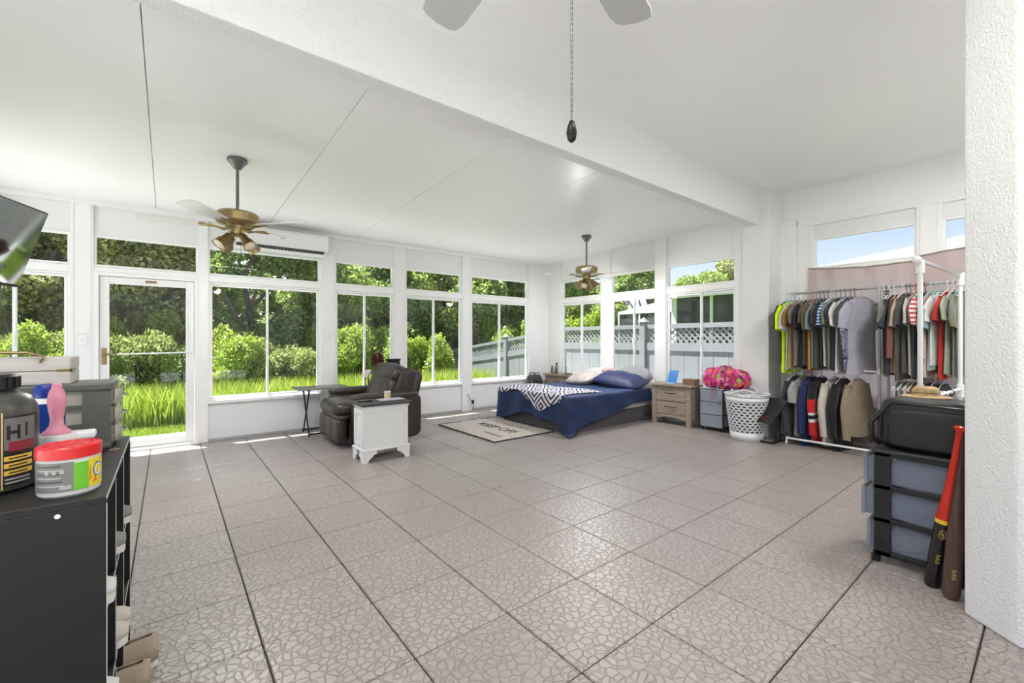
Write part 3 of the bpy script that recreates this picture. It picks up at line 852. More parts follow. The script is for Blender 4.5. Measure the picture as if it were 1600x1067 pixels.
# ================================================================== ceiling fans
FANW = mat('white_fan_blade', (.82, .82, .81), rough=.35)
PEWTER = mat('pewter_metal', (.20, .20, .20), rough=.35, metal=.8)
FROST = mat('beige_lamp_glass', (.78, .70, .58), rough=.3, trans=.2)
def fan(loc, drop, R, a0, lamps, label, body=BRASS, chain=None, power=0, blade=None):
    r = thing('ceiling_fan', label, 'fan', loc, group='ceiling fans')
    MB().lathe([(.005, .012), (.075, .012), (.078, -.012), (.06, -.03), (.045, -.05), (.03, -.075), (.018, -.08)], 24).build('canopy', PEWTER, r, smooth=50)
    MB().cyl((0, 0, -.07), (0, 0, -drop+.01), .013, n=12).build('rod', PEWTER, r, smooth=50)
    MB().lathe([(.02, -drop+.012), (.06, -drop+.01), (.145, -drop-.002), (.165, -drop-.02), (.165, -drop-.085), (.15, -drop-.1), (.06, -drop-.105)], 32).build('motor_housing', body, r, smooth=40)
    zb = -drop-.118
    for k in range(5):
        an = a0 + 2*PI*k/5
        rot = Matrix.Rotation(an, 3, 'Z') @ Matrix.Rotation(math.radians(11), 3, 'X')
        outl = []
        r0, r1, w0, w1 = R*.33, R, .052, .068
        outl = [(r0, -w0), (r1-.05, -w1), (r1-.012, -w1*.86), (r1, -w1*.55), (r1+.004, 0), (r1, w1*.55), (r1-.012, w1*.86), (r1-.05, w1), (r0, w0)]
        mb = MB(); c = Vector((0, 0, zb))
        mb.prism(outl, lambda p: c + rot @ Vector((p[0], p[1], -.003)), lambda p: c + rot @ Vector((p[0], p[1], .003)))
        bl = mb.build('blade', blade or FANW, r)
        mb = MB()
        q = Matrix.Rotation(an, 3, 'Z')
        for sg in (-1, 1):
            mb.tube([c + q @ Vector((.05, 0, -.02)), c + q @ Vector((.11, sg*.03, -.03)), c + q @ Vector((.16, sg*.018, -.014)), c + q @ Vector((.2, sg*.034, -.008)), c + q @ Vector((r0+.05, sg*.02, -.006))], [.008, .008, .007, .007, .006], 6)
        mb.build('blade_bracket', body, bl, smooth=60)
    MB().lathe([(.055, -drop-.1), (.06, -drop-.125), (.05, -drop-.15), (.055, -drop-.18), (.04, -drop-.205), (.01, -drop-.215)], 20).build('switch_housing', body, r, smooth=50)
    for k in range(lamps):
        an = .5 + 2*PI*k/lamps
        d = Vector((math.cos(an)*.7, math.sin(an)*.7, -.72)).normalized()
        p0 = Vector((math.cos(an)*.04, math.sin(an)*.04, -drop-.18))
        mb = MB(); mb.tube([p0, p0+d*.05], .012, 8); arm = mb.build('lamp_arm', body, r, smooth=50)
        rot = Vector((0, 0, 1)).rotation_difference(d).to_matrix()
        mb = MB(); mb.lathe([(.015, .04), (.03, .045), (.033, .1), (.046, .125), (.05, .17), (.054, .178), (.05, .18), (.046, .172), (.04, .13)], 20, c=p0, rot=rot, caps=False)
        mb.build('lamp_cup', body, arm, smooth=50)
        mb = MB(); mb.lathe([(.0, .168), (.044, .168), (.047, .174), (.03, .18), (.0, .182)], 20, c=p0, rot=rot); mb.build('lamp_glass', FROST, arm, smooth=50)
        if power:
            ld = bpy.data.lights.new('fan_bulb', 'SPOT'); ld.spot_size = math.radians(172); ld.spot_blend = .6; ld.energy = power; ld.color = (1, .98, .985); ld.shadow_soft_size = .045  # spots added to brighten the sunroom; the fan lamps themselves are unlit
            lo = bpy.data.objects.new('fan_bulb', ld); COL.objects.link(lo); lo.parent = r
            lo.location = p0 + d*.19; lo.rotation_euler = (-d).to_track_quat('Z', 'Y').to_euler()
    if chain:
        cx, cy, zend = chain
        mb = MB(); mb.cyl((cx, cy, -drop-.14), (cx, cy, zend+.03), .0022, n=6)
        k = 0; z = zend+.05
        while z < -drop-.16:
            mb.sq((cx, cy, z), (.0034, .0034, .0034), 1, 1, nu=6, nv=4); z += .012
        pc = mb.build('pull_chain', PEWTER, r, smooth=60)
        MB().lathe([(.002, .03), (.006, .026), (.0105, .012), (.012, 0), (.009, -.014), (.003, -.02)], 14, c=(cx, cy, zend)).build('chain_knob', BLACKM, pc, smooth=60)
    else:
        mb = MB()
        for (cx, cy, l) in ((.03, .03, .14), (-.035, .02, .11)):
            mb.cyl((cx, cy, -drop-.2), (cx, cy, -drop-.2-l), .0016, n=5); mb.sq((cx, cy, -drop-.2-l-.01), (.006, .006, .012), 1, 1, nu=8, nv=6)
        mb.build('pull_chain', PEWTER, r, smooth=60)
    return r
fan((.475, 4.45, ceil_z(4.45)-.012), .455, .70, .35, 4, 'brass ceiling fan with cup lamps and white blades, in front of the air conditioner', power=18)
fan((4.97, 4.45, ceil_z(4.45)-.012), .455, .64, .1, 4, 'brass ceiling fan with cup lamps hanging above the bed', power=22)
_fa = YAW + math.radians(-36)
fan((.669, .714, CZ2-.012), .77, .55, _fa, 0, 'pale grey ceiling fan nearest the camera with long pull chain', body=PEWTER, blade=mat('pale_grey_blade', (.50, .50, .50), rough=.45), chain=(.035, -.04, 1.72-CZ2))  # grey blade colour stands in for shade on white blades

# ================================================================== air conditioner
PLAST = mat('white_plastic', (.84, .84, .84), rough=.3)
GREY = mat('grey_plastic', (.30, .30, .30), rough=.4)
ac = thing('air_conditioner', 'white wall-mounted split air conditioner above the wide window', 'air conditioner', (1.165, YW-.035, 2.40))
prof = [(0, .02), (0, .29), (-.12, .29), (-.185, .27), (-.205, .23), (-.205, .10), (-.185, .05), (-.10, .0), (-.04, .0)]
mb = MB(); mb.prism(list(reversed(prof)), lambda p: (-.565, p[0], p[1]), lambda p: (.565, p[0], p[1])); mb.build('body', PLAST, ac, bev=.008)
mb = MB(); mb.obox((0, -.158, .022), (1.02, .075, .012), (math.radians(-32), 0, 0)); mb.build('air_outlet', mat('dark_vent', (.03, .03, .032), rough=.5), ac)
for k in range(24):
    MB().obox((-.49+k*.0425, -.165, .018), (.004, .06, .012), (math.radians(-32), 0, 0)).build('vane', GREY, ac)
mb = MB(); mb.obox((0, -.135, -.004), (1.06, .07, .01), (math.radians(-25), 0, 0)); mb.build('flap', PLAST, ac, bev=.003)
MB().box(-.03, .03, -.208, -.204, .155, .165).build('badge', GREY, ac)

# light switch and cord on the glazed wall
sw = thing('light_switch', 'white light switch plate on the post left of the glass door', 'switch', (-.715, YW-.032, 1.19))
MB().box(-.04, .04, -.009, -.002, 0, .12).build('plate', PLAST, sw, bev=.004)
MB().box(-.006, .006, -.018, -.009, .045, .075).build('toggle', PLAST, sw, bev=.002)
sw = thing('wall_outlet', 'white outlet plate on the post behind the tray table', 'outlet', (1.78, YW-.037, 1.26))
MB().box(-.035, .035, -.008, -.001, 0, .115).build('plate', PLAST, sw, bev=.004)
for z in (.035, .08): MB().box(-.014, .014, -.012, -.008, z-.012, z+.012).build('socket', mat('ivory_plastic', (.75, .74, .70), rough=.4), sw, bev=.004)
cd_ = thing('cable_plug', 'dark tangled cable with plug hanging low on the post by the mat', 'cable', (4.09, YW-.04, .08))
MB().tube([(0, -.02, .22), (.03, -.03, .18), (.05, -.02, .12), (.09, -.03, .10), (.1, -.03, .05), (.13, -.04, .02), (.08, -.05, -.04)], .006, 6).build('cord', mat('dark_cord', (.08, .08, .08), rough=.5), cd_, smooth=60)
MB().box(.085, .125, -.05, -.02, .05, .11).build('plug', BLACK, cd_, bev=.006)

# ================================================================== television
TR, BR = Vector((-.64, 4.34, 2.12)), Vector((-.797, 4.40, 1.60))
vv = (TR-BR).normalized(); uu = Vector((.415, .947, 0)); uu = (uu - vv*uu.dot(vv)).normalized(); nn_ = uu.cross(vv)
if nn_.x < 0: nn_ = -nn_
M3 = Matrix((uu, vv, nn_)).transposed()
TW, TH = .97, .545
tc_ = TR - uu*TW/2 - vv*TH/2
tv = thing('television', 'black flat television on a wall arm, tilted down, at the left edge', 'television', tc_)
def tvb(name, c, s_, mt, bev=.003): return MB().obox(M3 @ Vector(c), s_, M3).build(name, mt, tv, bev=bev)
tvb('housing', (0, 0, -.022), (TW, TH, .035), BLACK, .006)
tvb('screen', (0, .004, -.002), (TW-.018, TH-.03, .004), mat('black_screen_glass', (.012, .012, .012), rough=.04, spec=1.0), .001).data.materials[0].node_tree.nodes['Principled BSDF'].inputs['IOR'].default_value = 2.3
tvb('back_box', (0, -.05, -.065), (.5, .3, .05), BLACK, .01)
pw = Vector((XL+.03, 3.95, 1.86)) - tc_
mb = MB(); mb.bar(M3 @ Vector((0, 0, -.09)), pw, .05, .03); mb.build('wall_arm', BLACKM, tv, bev=.003)
mb = MB(); mb.box(pw.x-.025, pw.x, pw.y-.08, pw.y+.08, pw.z-.15, pw.z+.15); mb.build('wall_plate', BLACKM, tv, bev=.003)

# ================================================================== black shelf unit with shoes
SHB = mat('black_laminate', (.009, .0088, .0085), rough=.5, noise=.1, nscale=20)
EDGE = mat('worn_white_board_edge', (.55, .55, .54), rough=.5)  # light grey strip along the front edge of each board
sx0, sx1, sy0, sy1, sh = -.47, -.12, 1.474, 2.345, .86
shelf = thing('shelf_unit', 'black cube shelf unit holding shoes at the left edge', 'shelf', ((sx0+sx1)/2, (sy0+sy1)/2, 0))
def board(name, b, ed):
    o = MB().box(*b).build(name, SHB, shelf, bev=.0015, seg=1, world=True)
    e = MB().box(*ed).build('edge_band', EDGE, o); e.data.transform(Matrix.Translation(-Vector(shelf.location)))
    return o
t_ = .018
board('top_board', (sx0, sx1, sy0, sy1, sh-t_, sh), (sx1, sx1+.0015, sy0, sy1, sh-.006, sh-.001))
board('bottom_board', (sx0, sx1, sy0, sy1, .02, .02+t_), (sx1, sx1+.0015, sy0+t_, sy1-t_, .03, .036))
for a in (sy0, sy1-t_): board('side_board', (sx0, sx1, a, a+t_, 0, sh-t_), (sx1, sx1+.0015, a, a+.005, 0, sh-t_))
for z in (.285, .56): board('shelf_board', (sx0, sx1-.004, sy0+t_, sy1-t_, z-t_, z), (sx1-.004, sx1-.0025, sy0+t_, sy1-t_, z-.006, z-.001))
dv = [sy0+(sy1-sy0)/3, sy0+2*(sy1-sy0)/3]
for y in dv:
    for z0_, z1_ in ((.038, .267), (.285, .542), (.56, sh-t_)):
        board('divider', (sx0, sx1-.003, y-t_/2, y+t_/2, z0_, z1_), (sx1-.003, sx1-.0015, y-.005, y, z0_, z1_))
MB().box(sx0-.004, sx0, sy0, sy1, 0, sh).build('back_board', SHB, shelf, world=True)
MB().lathe([(.0055, 0), (.0055, .0015), (.002, .002)], 12, c=(-.205, sy0, sh-.03), rot=Matrix.Rotation(PI/2, 3, 'X')).build('screw_cover', WHITE, shelf, world=True)

def shoe(x, y, z, rz, cu, cs, label, hi=0.0):
    r = thing('shoe', label, 'shoe', (x, y, z), rz, group='shoes in the black shelf unit')
    def outl(t): # half width along the length
        return .034 + .012*math.sin(PI*min(1, max(0, (t-.25)/.75)))**.7 if t > .25 else .034
    L_ = .27; n = 14
    pts = []
    for i in range(n+1):
        t = i/n; w_ = outl(t)*(1 if .06 < t < .94 else .55); pts.append((L_*(t-.5), w_))
    poly = pts + [(a, -b) for a, b in reversed(pts)]
    mb = MB(); mb.prism(list(reversed(poly)), lambda p: (p[0], p[1], 0), lambda p: (p[0], p[1], .028)); mb.build('sole', cs, r, bev=.004)
    mb = MB(); base = 0
    rows = []
    for i in range(n+1):
        t = i/n; w_ = outl(t)*(.97 if .06 < t < .94 else .5)
        h_ = (.075+hi) if t < .3 else (.075+hi)*(1-(t-.3)/.7) + .028*((t-.3)/.7)
        if t < .05: h_ *= .92
        ring = []
        for j in range(9):
            an = PI*j/8
            ring.append((L_*(t-.5), w_*math.cos(an)*(1 if t > .33 else (1-.25*math.sin(an))), .026 + h_*math.sin(an)**.6))
        rows.append(ring)
    vs_ = [p for rr in rows for p in rr]; fs_ = []
    for i in range(n):
        for j in range(8):
            if 1 <= i <= 4 and 3 <= j <= 4: continue       # foot opening
            a = i*9+j; fs_.append((a, a+9, a+10, a+1))
    fs_.append(tuple(range(9))); fs_.append(tuple(n*9+j for j in reversed(range(9))))
    mb.add(vs_, fs_); mb.build('upper', cu, r, smooth=60, solid=.004)
    mb = MB()
    for k in range(4):
        xx = L_*(.38+.075*k-.5); zz = .026+(.075+hi)*(1-(.38+.075*k-.3)/.7)+.012
        mb.tube([(xx, -.022, zz-.012), (xx, 0, zz), (xx+.01, .022, zz-.012)], .003, 5)
    mb.build('laces', WHITE, r, smooth=60)
    return r
SH = {'white': mat('white_shoe_leather', (.72, .70, .66), rough=.6), 'tan': mat('tan_suede', (.42, .34, .25), rough=.85), 'cream': mat('cream_knit', (.60, .55, .46), rough=.9), 'greyk': mat('grey_knit', (.28, .27, .26), rough=.8), 'sole': mat('off_white_sole', (.70, .68, .62), rough=.7), 'gum': mat('dark_sole', (.07, .06, .05), rough=.7)}
ys = [sy0+.145, sy0+.435, sy0+.725]
shoe(-.245, ys[0]-.055, .56, 0, SH['white'], SH['sole'], 'white shoe on the shelf top row, nearest compartment')
shoe(-.245, ys[1], .56, 0, SH['greyk'], SH['sole'], 'grey and white sneaker in the middle compartment of the shelf top row')
shoe(-.245, ys[2], .56, 0, SH['greyk'], SH['sole'], 'grey sneaker in the far compartment of the shelf top row', .01)
shoe(-.24, ys[0]-.05, .285, 0, SH['white'], SH['sole'], 'white shoe in the nearest compartment of the shelf second row')
shoe(-.235, ys[1]-.05, .285, 0, SH['cream'], SH['sole'], 'cream sneaker in the middle compartment of the shelf second row, near one', .015)
shoe(-.235, ys[1]+.05, .285, 0, SH['cream'], SH['sole'], 'cream sneaker in the middle compartment of the shelf second row, far one', .015)
shoe(-.185, ys[1]+.10, 0, PI, SH['tan'], SH['sole'], 'tan slip-on shoe on the floor in front of the shelf, near one', .02)
shoe(-.165, ys[2]-.04, 0, PI+.1, SH['tan'], SH['sole'], 'tan slip-on shoe on the floor in front of the shelf, far one', .02)

# ================================================================== things on the shelf unit
def cyl_patch(name, mt, parent, R, a0, a1, z0, z1, n=8):
    mb = MB(); a0, a1 = math.radians(a0), math.radians(a1)
    mb.grid(lambda u, v: (R*math.cos(a0+(a1-a0)*u), R*math.sin(a0+(a1-a0)*u), z0+(z1-z0)*v), n, 1)
    return mb.build(name, mt, parent, smooth=180)
def flat_mat(name, c, rough=.45): return mat(name, c, rough=rough)
TUBM = mat('matt_black_tub', (.06, .057, .048), rough=.33)
tub = thing('supplement_tub', 'large dark supplement tub with gold line and yellow bars', 'tub', (-.372, 1.726, sh))
MB().lathe([(.085, 0), (.095, .008), (.096, .19), (.094, .215), (.082, .24), (.06, .252), (.05, .256), (.05, .265)], 40).build('body', TUBM, tub, smooth=40)
mb = MB(); mb.lathe([(.056, .258), (.06, .262), (.06, .292), (.054, .298), (.01, .3)], 40)
for k in range(20):
    an = 2*PI*k/20; mb.obox((.061*math.cos(an), .061*math.sin(an), .277), (.006, .008, .03), (0, 0, an))
mb.build('screw_cap', BLACK, tub, smooth=40)
GOLD = flat_mat('gold_print', (.62, .47, .24)); YEL = flat_mat('yellow_print', (.80, .52, .07)); SILV = flat_mat('silver_print', (.30, .31, .33)); REDP = flat_mat('dark_red_print', (.25, .02, .03))
LBL = flat_mat('tub_label_black', (.02, .019, .018), .3)
cyl_patch('label', LBL, tub, .0966, -170, 20, .02, .195, 24)
cyl_patch('label_panel', flat_mat('tub_label_steel', (.16, .155, .15)), tub, .0969, -59, -16, .11, .19)
cyl_patch('gold_line', GOLD, tub, .0972, -62, -60, .012, .205, 2)
for a, b, z0_, z1_ in ((-56, -52, .135, .172), (-44, -40, .135, .172), (-52, -44, .15, .158), (-33, -30, .14, .175)): cyl_patch('letter_stroke', LBL, tub, .0974, a, b, z0_, z1_, 2)
cyl_patch('red_band', REDP, tub, .0973, -54, -18, .105, .13)
for k in range(3):
    cyl_patch('yellow_bar', YEL, tub, .0973, -59, -22, .082-.018*k, .094-.018*k)
    cyl_patch('bar_print', LBL, tub, .0975, -54, -30, .086-.018*k, .0895-.018*k)
for k in range(2): cyl_patch('small_print', flat_mat('white_print', (.5, .5, .5)), tub, .0974, -58, -26, .034-.009*k, .038-.009*k)
mb = MB()
for (a, b, z0_, z1_) in ((-92, -72, .055, .105), (-92, -74, .02, .045)):
    for (c0, c1, d0, d1) in ((a, b, z0_, z0_+.0015), (a, b, z1_-.0015, z1_), (a, a+.8, z0_, z1_), (b-.8, b, z0_, z1_)):
        A0, A1 = math.radians(c0), math.radians(c1)
        mb.grid(lambda u, v: (.0974*math.cos(A0+(A1-A0)*u), .0974*math.sin(A0+(A1-A0)*u), d0+(d1-d0)*v), 6, 1)
mb.build('outline_box', GOLD, tub)

rt = thing('red_lid_tub', 'round supplement tub with red lid and colourful label', 'tub', (-.197, 1.573, sh))
rt.scale = (.75, .75, 1)
MB().lathe([(.07, 0), (.077, .006), (.079, .02), (.079, .088), (.076, .096)], 40, sx=1).build('body', mat('white_tub_plastic', (.66, .65, .62), rough=.35), rt, smooth=40)
REDL = mat('red_lid_plastic', (.70, .018, .02), rough=.3)
lid = MB().lathe([(.0785, .094), (.082, .095), (.082, .12), (.079, .1235), (.074, .1235), (.073, .122), (.01, .122)], 40).build('lid', REDL, rt, smooth=40)
mb = MB()
for k in range(14):
    an = 2*PI*k/14; mb.obox((.058*math.cos(an), .058*math.sin(an), .1225), (.006, .012, .002), (0, 0, an))
for k in range(8): mb.obox((-.028+.008*k, .0, .1225), (.005, .016, .002), (0, 0, .2))
mb.build('lid_lettering', REDL, lid)
cyl_patch('label', flat_mat('grey_label', (.20, .195, .185)), rt, .0794, -175, -75, .016, .088, 20)
WPR = flat_mat('light_print', (.42, .41, .39)); DPR = flat_mat('dark_print', (.06, .06, .06))
for k in range(6): cyl_patch('label_text_line', DPR if k % 2 else WPR, rt, .0797, -150, -92-3*(k % 3), .030+.0095*k, .0335+.0095*k)
for k in range(3): cyl_patch('label_icon', WPR, rt, .0798, -128+14*k, -120+14*k, .060, .071, 3)
cyl_patch('weight_box', WPR, rt, .0799, -100, -80, .022, .031, 4)
GRN = flat_mat('green_print', (.16, .52, .03)); ORG = flat_mat('orange_print', (.75, .22, .02)); YL2 = flat_mat('bright_yellow_print', (.80, .65, .03)); BLU = flat_mat('blue_print', (.02, .10, .40)); WHP = flat_mat('pure_white_print', (.80, .80, .80))
cyl_patch('green_art', GRN, rt, .0796, -76, -48, .016, .084); cyl_patch('yellow_art', YL2, rt, .0796, -48, 10, .016, .088)
mb = MB()
for (a, z0_, z1_, wd) in ((-48, .03, .08, 4), (-38, .022, .05, 7), (-34, .06, .08, 6), (-15, .02, .04, 8)):
    A0 = math.radians(a); A1 = math.radians(a+wd*1.6)
    mb.add([(.0799*math.cos(A0), .0799*math.sin(A0), z0_), (.0799*math.cos(A1), .0799*math.sin(A1), z0_+.006), (.0799*math.cos((A0+A1)/2), .0799*math.sin((A0+A1)/2), z1_)], [(0, 1, 2)])
mb.build('orange_art', ORG, rt)
an = math.radians(-27)
for ex, mt_, sz in ((0, BLU, .05), (.0006, WHP, .042)):
    text_obj('logo_letter', 'G', sz, mt_, rt, ((.0805+ex)*math.cos(an), (.0805+ex)*math.sin(an), .055), (PI/2, 0, an+PI/2), extrude=.0003)

bb = thing('blue_bottle', 'dark blue lotion bottle with blue cap behind the pink brush', 'bottle', (-.30, 1.99, sh))
MB().lathe([(.038, 0), (.042, .006), (.042, .17), (.036, .19)], 28, sx=1, sy=.6).build('body', mat('blue_bottle_plastic', (.008, .04, .22), rough=.25), bb, smooth=40)
MB().lathe([(.037, .188), (.034, .2), (.026, .21)], 28, sx=1, sy=.62).build('shoulder', PLAST, bb, smooth=40)
mb = MB(); mb.lathe([(.028, .206), (.03, .212), (.031, .234), (.022, .247), (.008, .25)], 20, sx=1, sy=.75); mb.build('cap', mat('blue_cap', (.01, .03, .25), rough=.35), bb, smooth=40)
wc = thing('white_jar', 'small white jar with flat lid under the pink brush', 'jar', (-.262, 1.875, sh))
MB().lathe([(.04, 0), (.046, .006), (.046, .075)], 28).build('body', PLAST, wc, smooth=40)
MB().lathe([(.049, .074), (.05, .078), (.05, .102), (.047, .107), (.01, .107)], 28).build('lid', mat('off_white_lid', (.74, .72, .68), rough=.35), wc, smooth=40)
MB().box(.02, .085, -.02, .03, .085, .108).build('spout', PLAST, wc, bev=.006)
pk = thing('pink_brush', 'pink silicone brush standing upright on the white jar', 'brush', (-.262, 1.875, sh+.1075))
PINK = mat('pink_silicone', (.72, .27, .36), rough=.45)
MB().lathe([(.032, 0), (.032, .005), (.024, .012), (.016, .025), (.0145, .045), (.019, .075), (.0215, .10), (.017, .125), (.011, .138), (.012, .145), (.006, .15)], 24).build('handle', PINK, pk, smooth=50)
MB().lathe([(.034, .0), (.034, .003), (.03, .0045)], 24).build('base_disc', PINK, pk, smooth=50)

# grey three-drawer desktop unit
DKG = mat('grey_green_plastic', (.105, .105, .09), rough=.4)
CLEARP = mat('smoky_clear_plastic', (.50, .47, .40), rough=.15, alpha=.75)
gd = thing('desktop_drawers', 'grey plastic three-drawer desktop unit on the black shelf', 'drawer unit', (-.325, 2.225, sh))
gx0, gx1, gy, gh = -.20, .165, .105, .235
MB().box(gx0, gx1+.005, -gy-.003, gy+.003, gh-.026, gh).build('top', DKG, gd, bev=.005)
MB().box(gx0, gx1, -gy, gy, 0, .018).build('base', DKG, gd, bev=.004)
for s_ in (-1, 1):
    for (a, b) in ((gx0, gx0+.03), (gx1-.075, gx1)): MB().box(a, b, s_*gy-.004*s_, s_*gy-.012*s_, .018, gh-.026).build('side_post', DKG, gd)
    for z in (.083, .150): MB().box(gx0+.03, gx1-.075, s_*gy-.004*s_, s_*gy-.012*s_, z-.009, z+.009).build('side_rail', DKG, gd)
MB().box(gx0, gx0+.008, -gy, gy, .018, gh-.026).build('back', DKG, gd)
for k in range(3):
    z0_ = .022+.0655*k
    mb = MB(); mb.box(gx0+.012, gx1+.004, -gy+.014, gy-.014, z0_, z0_+.057); d_ = mb.build('drawer', CLEARP, gd, bev=.004)
    mb = MB(); mb.grid(lambda u, v: (gx1+.004+.02*math.sin(PI*(.1+.8*u)), (-gy+.008)+(2*gy-.016)*u, z0_+.057*v), 8, 1); mb.build('drawer_front', CLEARP, d_, smooth=180, solid=.003)
    mb = MB(); mb.tube([(gx1+.022, -.035, z0_+.03), (gx1+.034, -.02, z0_+.028), (gx1+.036, .02, z0_+.028), (gx1+.022, .035, z0_+.03)], .004, 6); mb.build('pull', CLEARP, d_, smooth=60)
    MB().box(gx0+.05, gx1-.09, -gy+.03, gy-.03, z0_+.003, z0_+.02+.01*k).build('contents', mat('drawer_contents_%d' % k, [(.10, .13, .16), (.35, .30, .22), (.40, .33, .2)][k], rough=.7), d_, bev=.004)
# white wooden crate with rope handle on top
crate = thing('wooden_crate', 'white wooden box with brass handle on the grey drawer unit', 'box', (-.43, 2.235, sh+.2355))
CRW = mat_wood('whitewashed_wood', (.50, .46, .42), (.62, .58, .54), (1, 14, 14))
MB().box(-.17, .165, -.09, .09, 0, .045).build('lower_plank', CRW, crate, bev=.003)
MB().box(-.17, .165, -.09, .09, .047, .092).build('upper_plank', CRW, crate, bev=.003)
MB().tube([(-.11, -.094, .075), (-.125, -.10, .09), (-.10, -.102, .102), (-.03, -.10, .112), (.06, -.10, .110), (.10, -.10, .098), (.09, -.094, .078)], .005, 8).build('handle', BRASS, crate, smooth=60)
mb = MB(); mb.box(.13, .1665, -.0915, -.088, .042, .052); mb.box(.163, .167, -.0915, -.02, .042, .052); mb.build('corner_strap', BRASS, crate)
MB().tube([(.05, -.115, .0), (.075, -.12, .002), (.10, -.1, .004), (.085, -.07, .003)], .002, 5)
rg_ = tag(MB().tube([(-.16, 2.06, sh+.003), (-.145, 2.05, sh+.004), (-.135, 2.07, sh+.003), (-.15, 2.09, sh+.003)], .002, 6, closed=True).build('hair_tie', mat('tan_elastic', (.40, .28, .17), rough=.7), smooth=60), 'thin tan loop lying on the black shelf behind the red lid tub', 'loop')

# ================================================================== leather recliner
LEATH = mat('dark_brown_leather', (.034, .023, .019), rough=.3, spec=.6, bump=.15, bscale=45, bdist=.006)
LEATH2 = mat('dark_brown_leather_side', (.034, .0235, .019), rough=.36, spec=.5, bump=.15, bscale=60, bdist=.004)
rc = thing('recliner', 'dark brown leather recliner armchair facing left by the windows', 'armchair', (1.50, 5.44, 0))
MB().box(.14, .86, -.38, .38, .03, .30).build('base', LEATH2, rc, bev=.02)
mb = MB(); mb.box(.18, .80, -.33, .33, 0, .03); mb.build('underframe', BLACKM, rc)
for k in range(3):
    MB().sq((.055, -.25+.25*k, .205), (.06, .127, .135), .28, .28).build('footrest_section', LEATH, rc, smooth=180)
MB().sq((.10, 0, .355), (.085, .385, .035), .5, .3).build('footrest_lip', LEATH, rc, smooth=180)
def seatfn(p): return Vector((p.x, p.y, p.z + .02*math.cos(p.y*4)*math.cos(p.x*3)))
MB().sq((.34, 0, .44), (.37, .365, .095), .55, .35, fn=seatfn, nu=36, nv=16).build('seat_cushion', LEATH, rc, smooth=180)
for s_ in (-1, 1):
    a_ = MB().sq((.56, s_*.435, .325), (.42, .085, .27), .25, .3).build('armrest', LEATH2, rc, smooth=180)
    MB().sq((.54, s_*.435, .575), (.41, .095, .05), .5, .45, nu=32).build('arm_pad', LEATH, a_, smooth=180)
Rb = Matrix.Rotation(math.radians(20), 3, 'Y')
def tuft(p):
    d = 0
    for ty in (-.2, 0, .2):
        for tz in (.0,): d += .03*math.exp(-((p.y-ty)**2+(p.z-tz)**2)/.003)
    return Vector((p.x + (d if p.x < 0 else 0), p.y, p.z))
bk = MB().sq((.70, 0, .60), (.12, .355, .19), .45, .35, rot=Rb, fn=tuft, nu=48, nv=24).build('back_cushion', LEATH, rc, smooth=180)
MB().sq((.79, 0, .80), (.135, .365, .135), .6, .35, rot=Matrix.Rotation(math.radians(26), 3, 'Y'), nu=40, nv=20).build('head_cushion', LEATH, rc, smooth=180)
for s_ in (-1, 1):
    MB().sq((.81, s_*.365, .62), (.13, .045, .27), .4, .4, rot=Rb).build('back_wing', LEATH2, rc, smooth=180)
MB().sq((.925, 0, .53), (.055, .425, .34), .22, .22, rot=Matrix.Rotation(math.radians(14), 3, 'Y')).build('back_shell', LEATH2, rc, smooth=180)

# ================================================================== white chairside table
WTAB = mat('white_painted_wood', (.80, .80, .78), rough=.45)
CHAR = mat_wood('charcoal_stained_wood', (.035, .033, .032), (.075, .07, .068), (1, 10, 10), .35)
tb = thing('chairside_table', 'white chairside cabinet table with charcoal top beside the recliner', 'table', (1.785, 4.495, 0))
bx, by = .235, .145
MB().box(-bx, bx, -by, by, .12, .55).build('body', WTAB, tb, bev=.004)
def ogee(c0, c1, sy_):     # bracket foot apron profile in (u, z)
    return [(c0, .12), (c0, .0), (c0+(.05 if c1 > c0 else -.05), .0), (c0+(.06 if c1 > c0 else -.06), .03), (c0+(.09 if c1 > c0 else -.09), .05), (c0+(.11 if c1 > c0 else -.11), .075), (c1, .085), (c1, .12)]
for (sx_, sy_) in ((-1, -1), (1, -1), (1, 1), (-1, 1)):
    mb = MB(); X_, Y_ = sx_*(bx+.015), sy_*(by+.015)
    pl = ogee(X_, X_-sx_*.14, 0); 
    mb.prism(pl if sx_*sy_ < 0 else list(reversed(pl)), lambda p: (p[0], Y_, p[1]), lambda p: (p[0], Y_-sy_*.018, p[1]))
    pl = ogee(Y_-sy_*.0185, Y_-sy_*.12, 0)
    mb.prism(pl, lambda p: (X_, p[0], p[1]), lambda p: (X_-sx_*.018, p[0], p[1]))
    mb.build('bracket_foot', WTAB, tb)
MB().box(-bx-.022, bx+.022, -by-.022, by+.022, .115, .135).build('base_moulding', WTAB, tb, bev=.006)
for s_ in (-1,):
    d_ = MB(); x = -bx-.012
    d_.box(x, -bx, -by+.015, by-.015, .155, .20); d_.box(x, -bx, -by+.015, by-.015, .48, .53); d_.box(x, -bx, -by+.015, -by+.06, .20, .48); d_.box(x, -bx, by-.06, by-.015, .20, .48)
    dr = d_.build('front_door', WTAB, tb, bev=.003)
    MB().box(-bx-.006, -bx, -by+.075, by-.075, .22, .46).build('door_panel', WTAB, dr, bev=.002)
mb = MB()
mb.box(-bx+.0, -bx+.045, -by-.006, -by, .135, .55); mb.box(bx-.045, bx, -by-.006, -by, .135, .55); mb.box(-bx+.045, bx-.045, -by-.006, -by, .50, .55); mb.build('side_stiles', WTAB, tb, bev=.002)
MB().box(-bx-.012, bx+.012, -by-.012, by+.012, .55, .57).build('top_moulding', WTAB, tb, bev=.004)
MB().box(-bx-.035, bx+.035, -by-.035, by+.035, .572, .60).build('top', CHAR, tb, bev=.005)
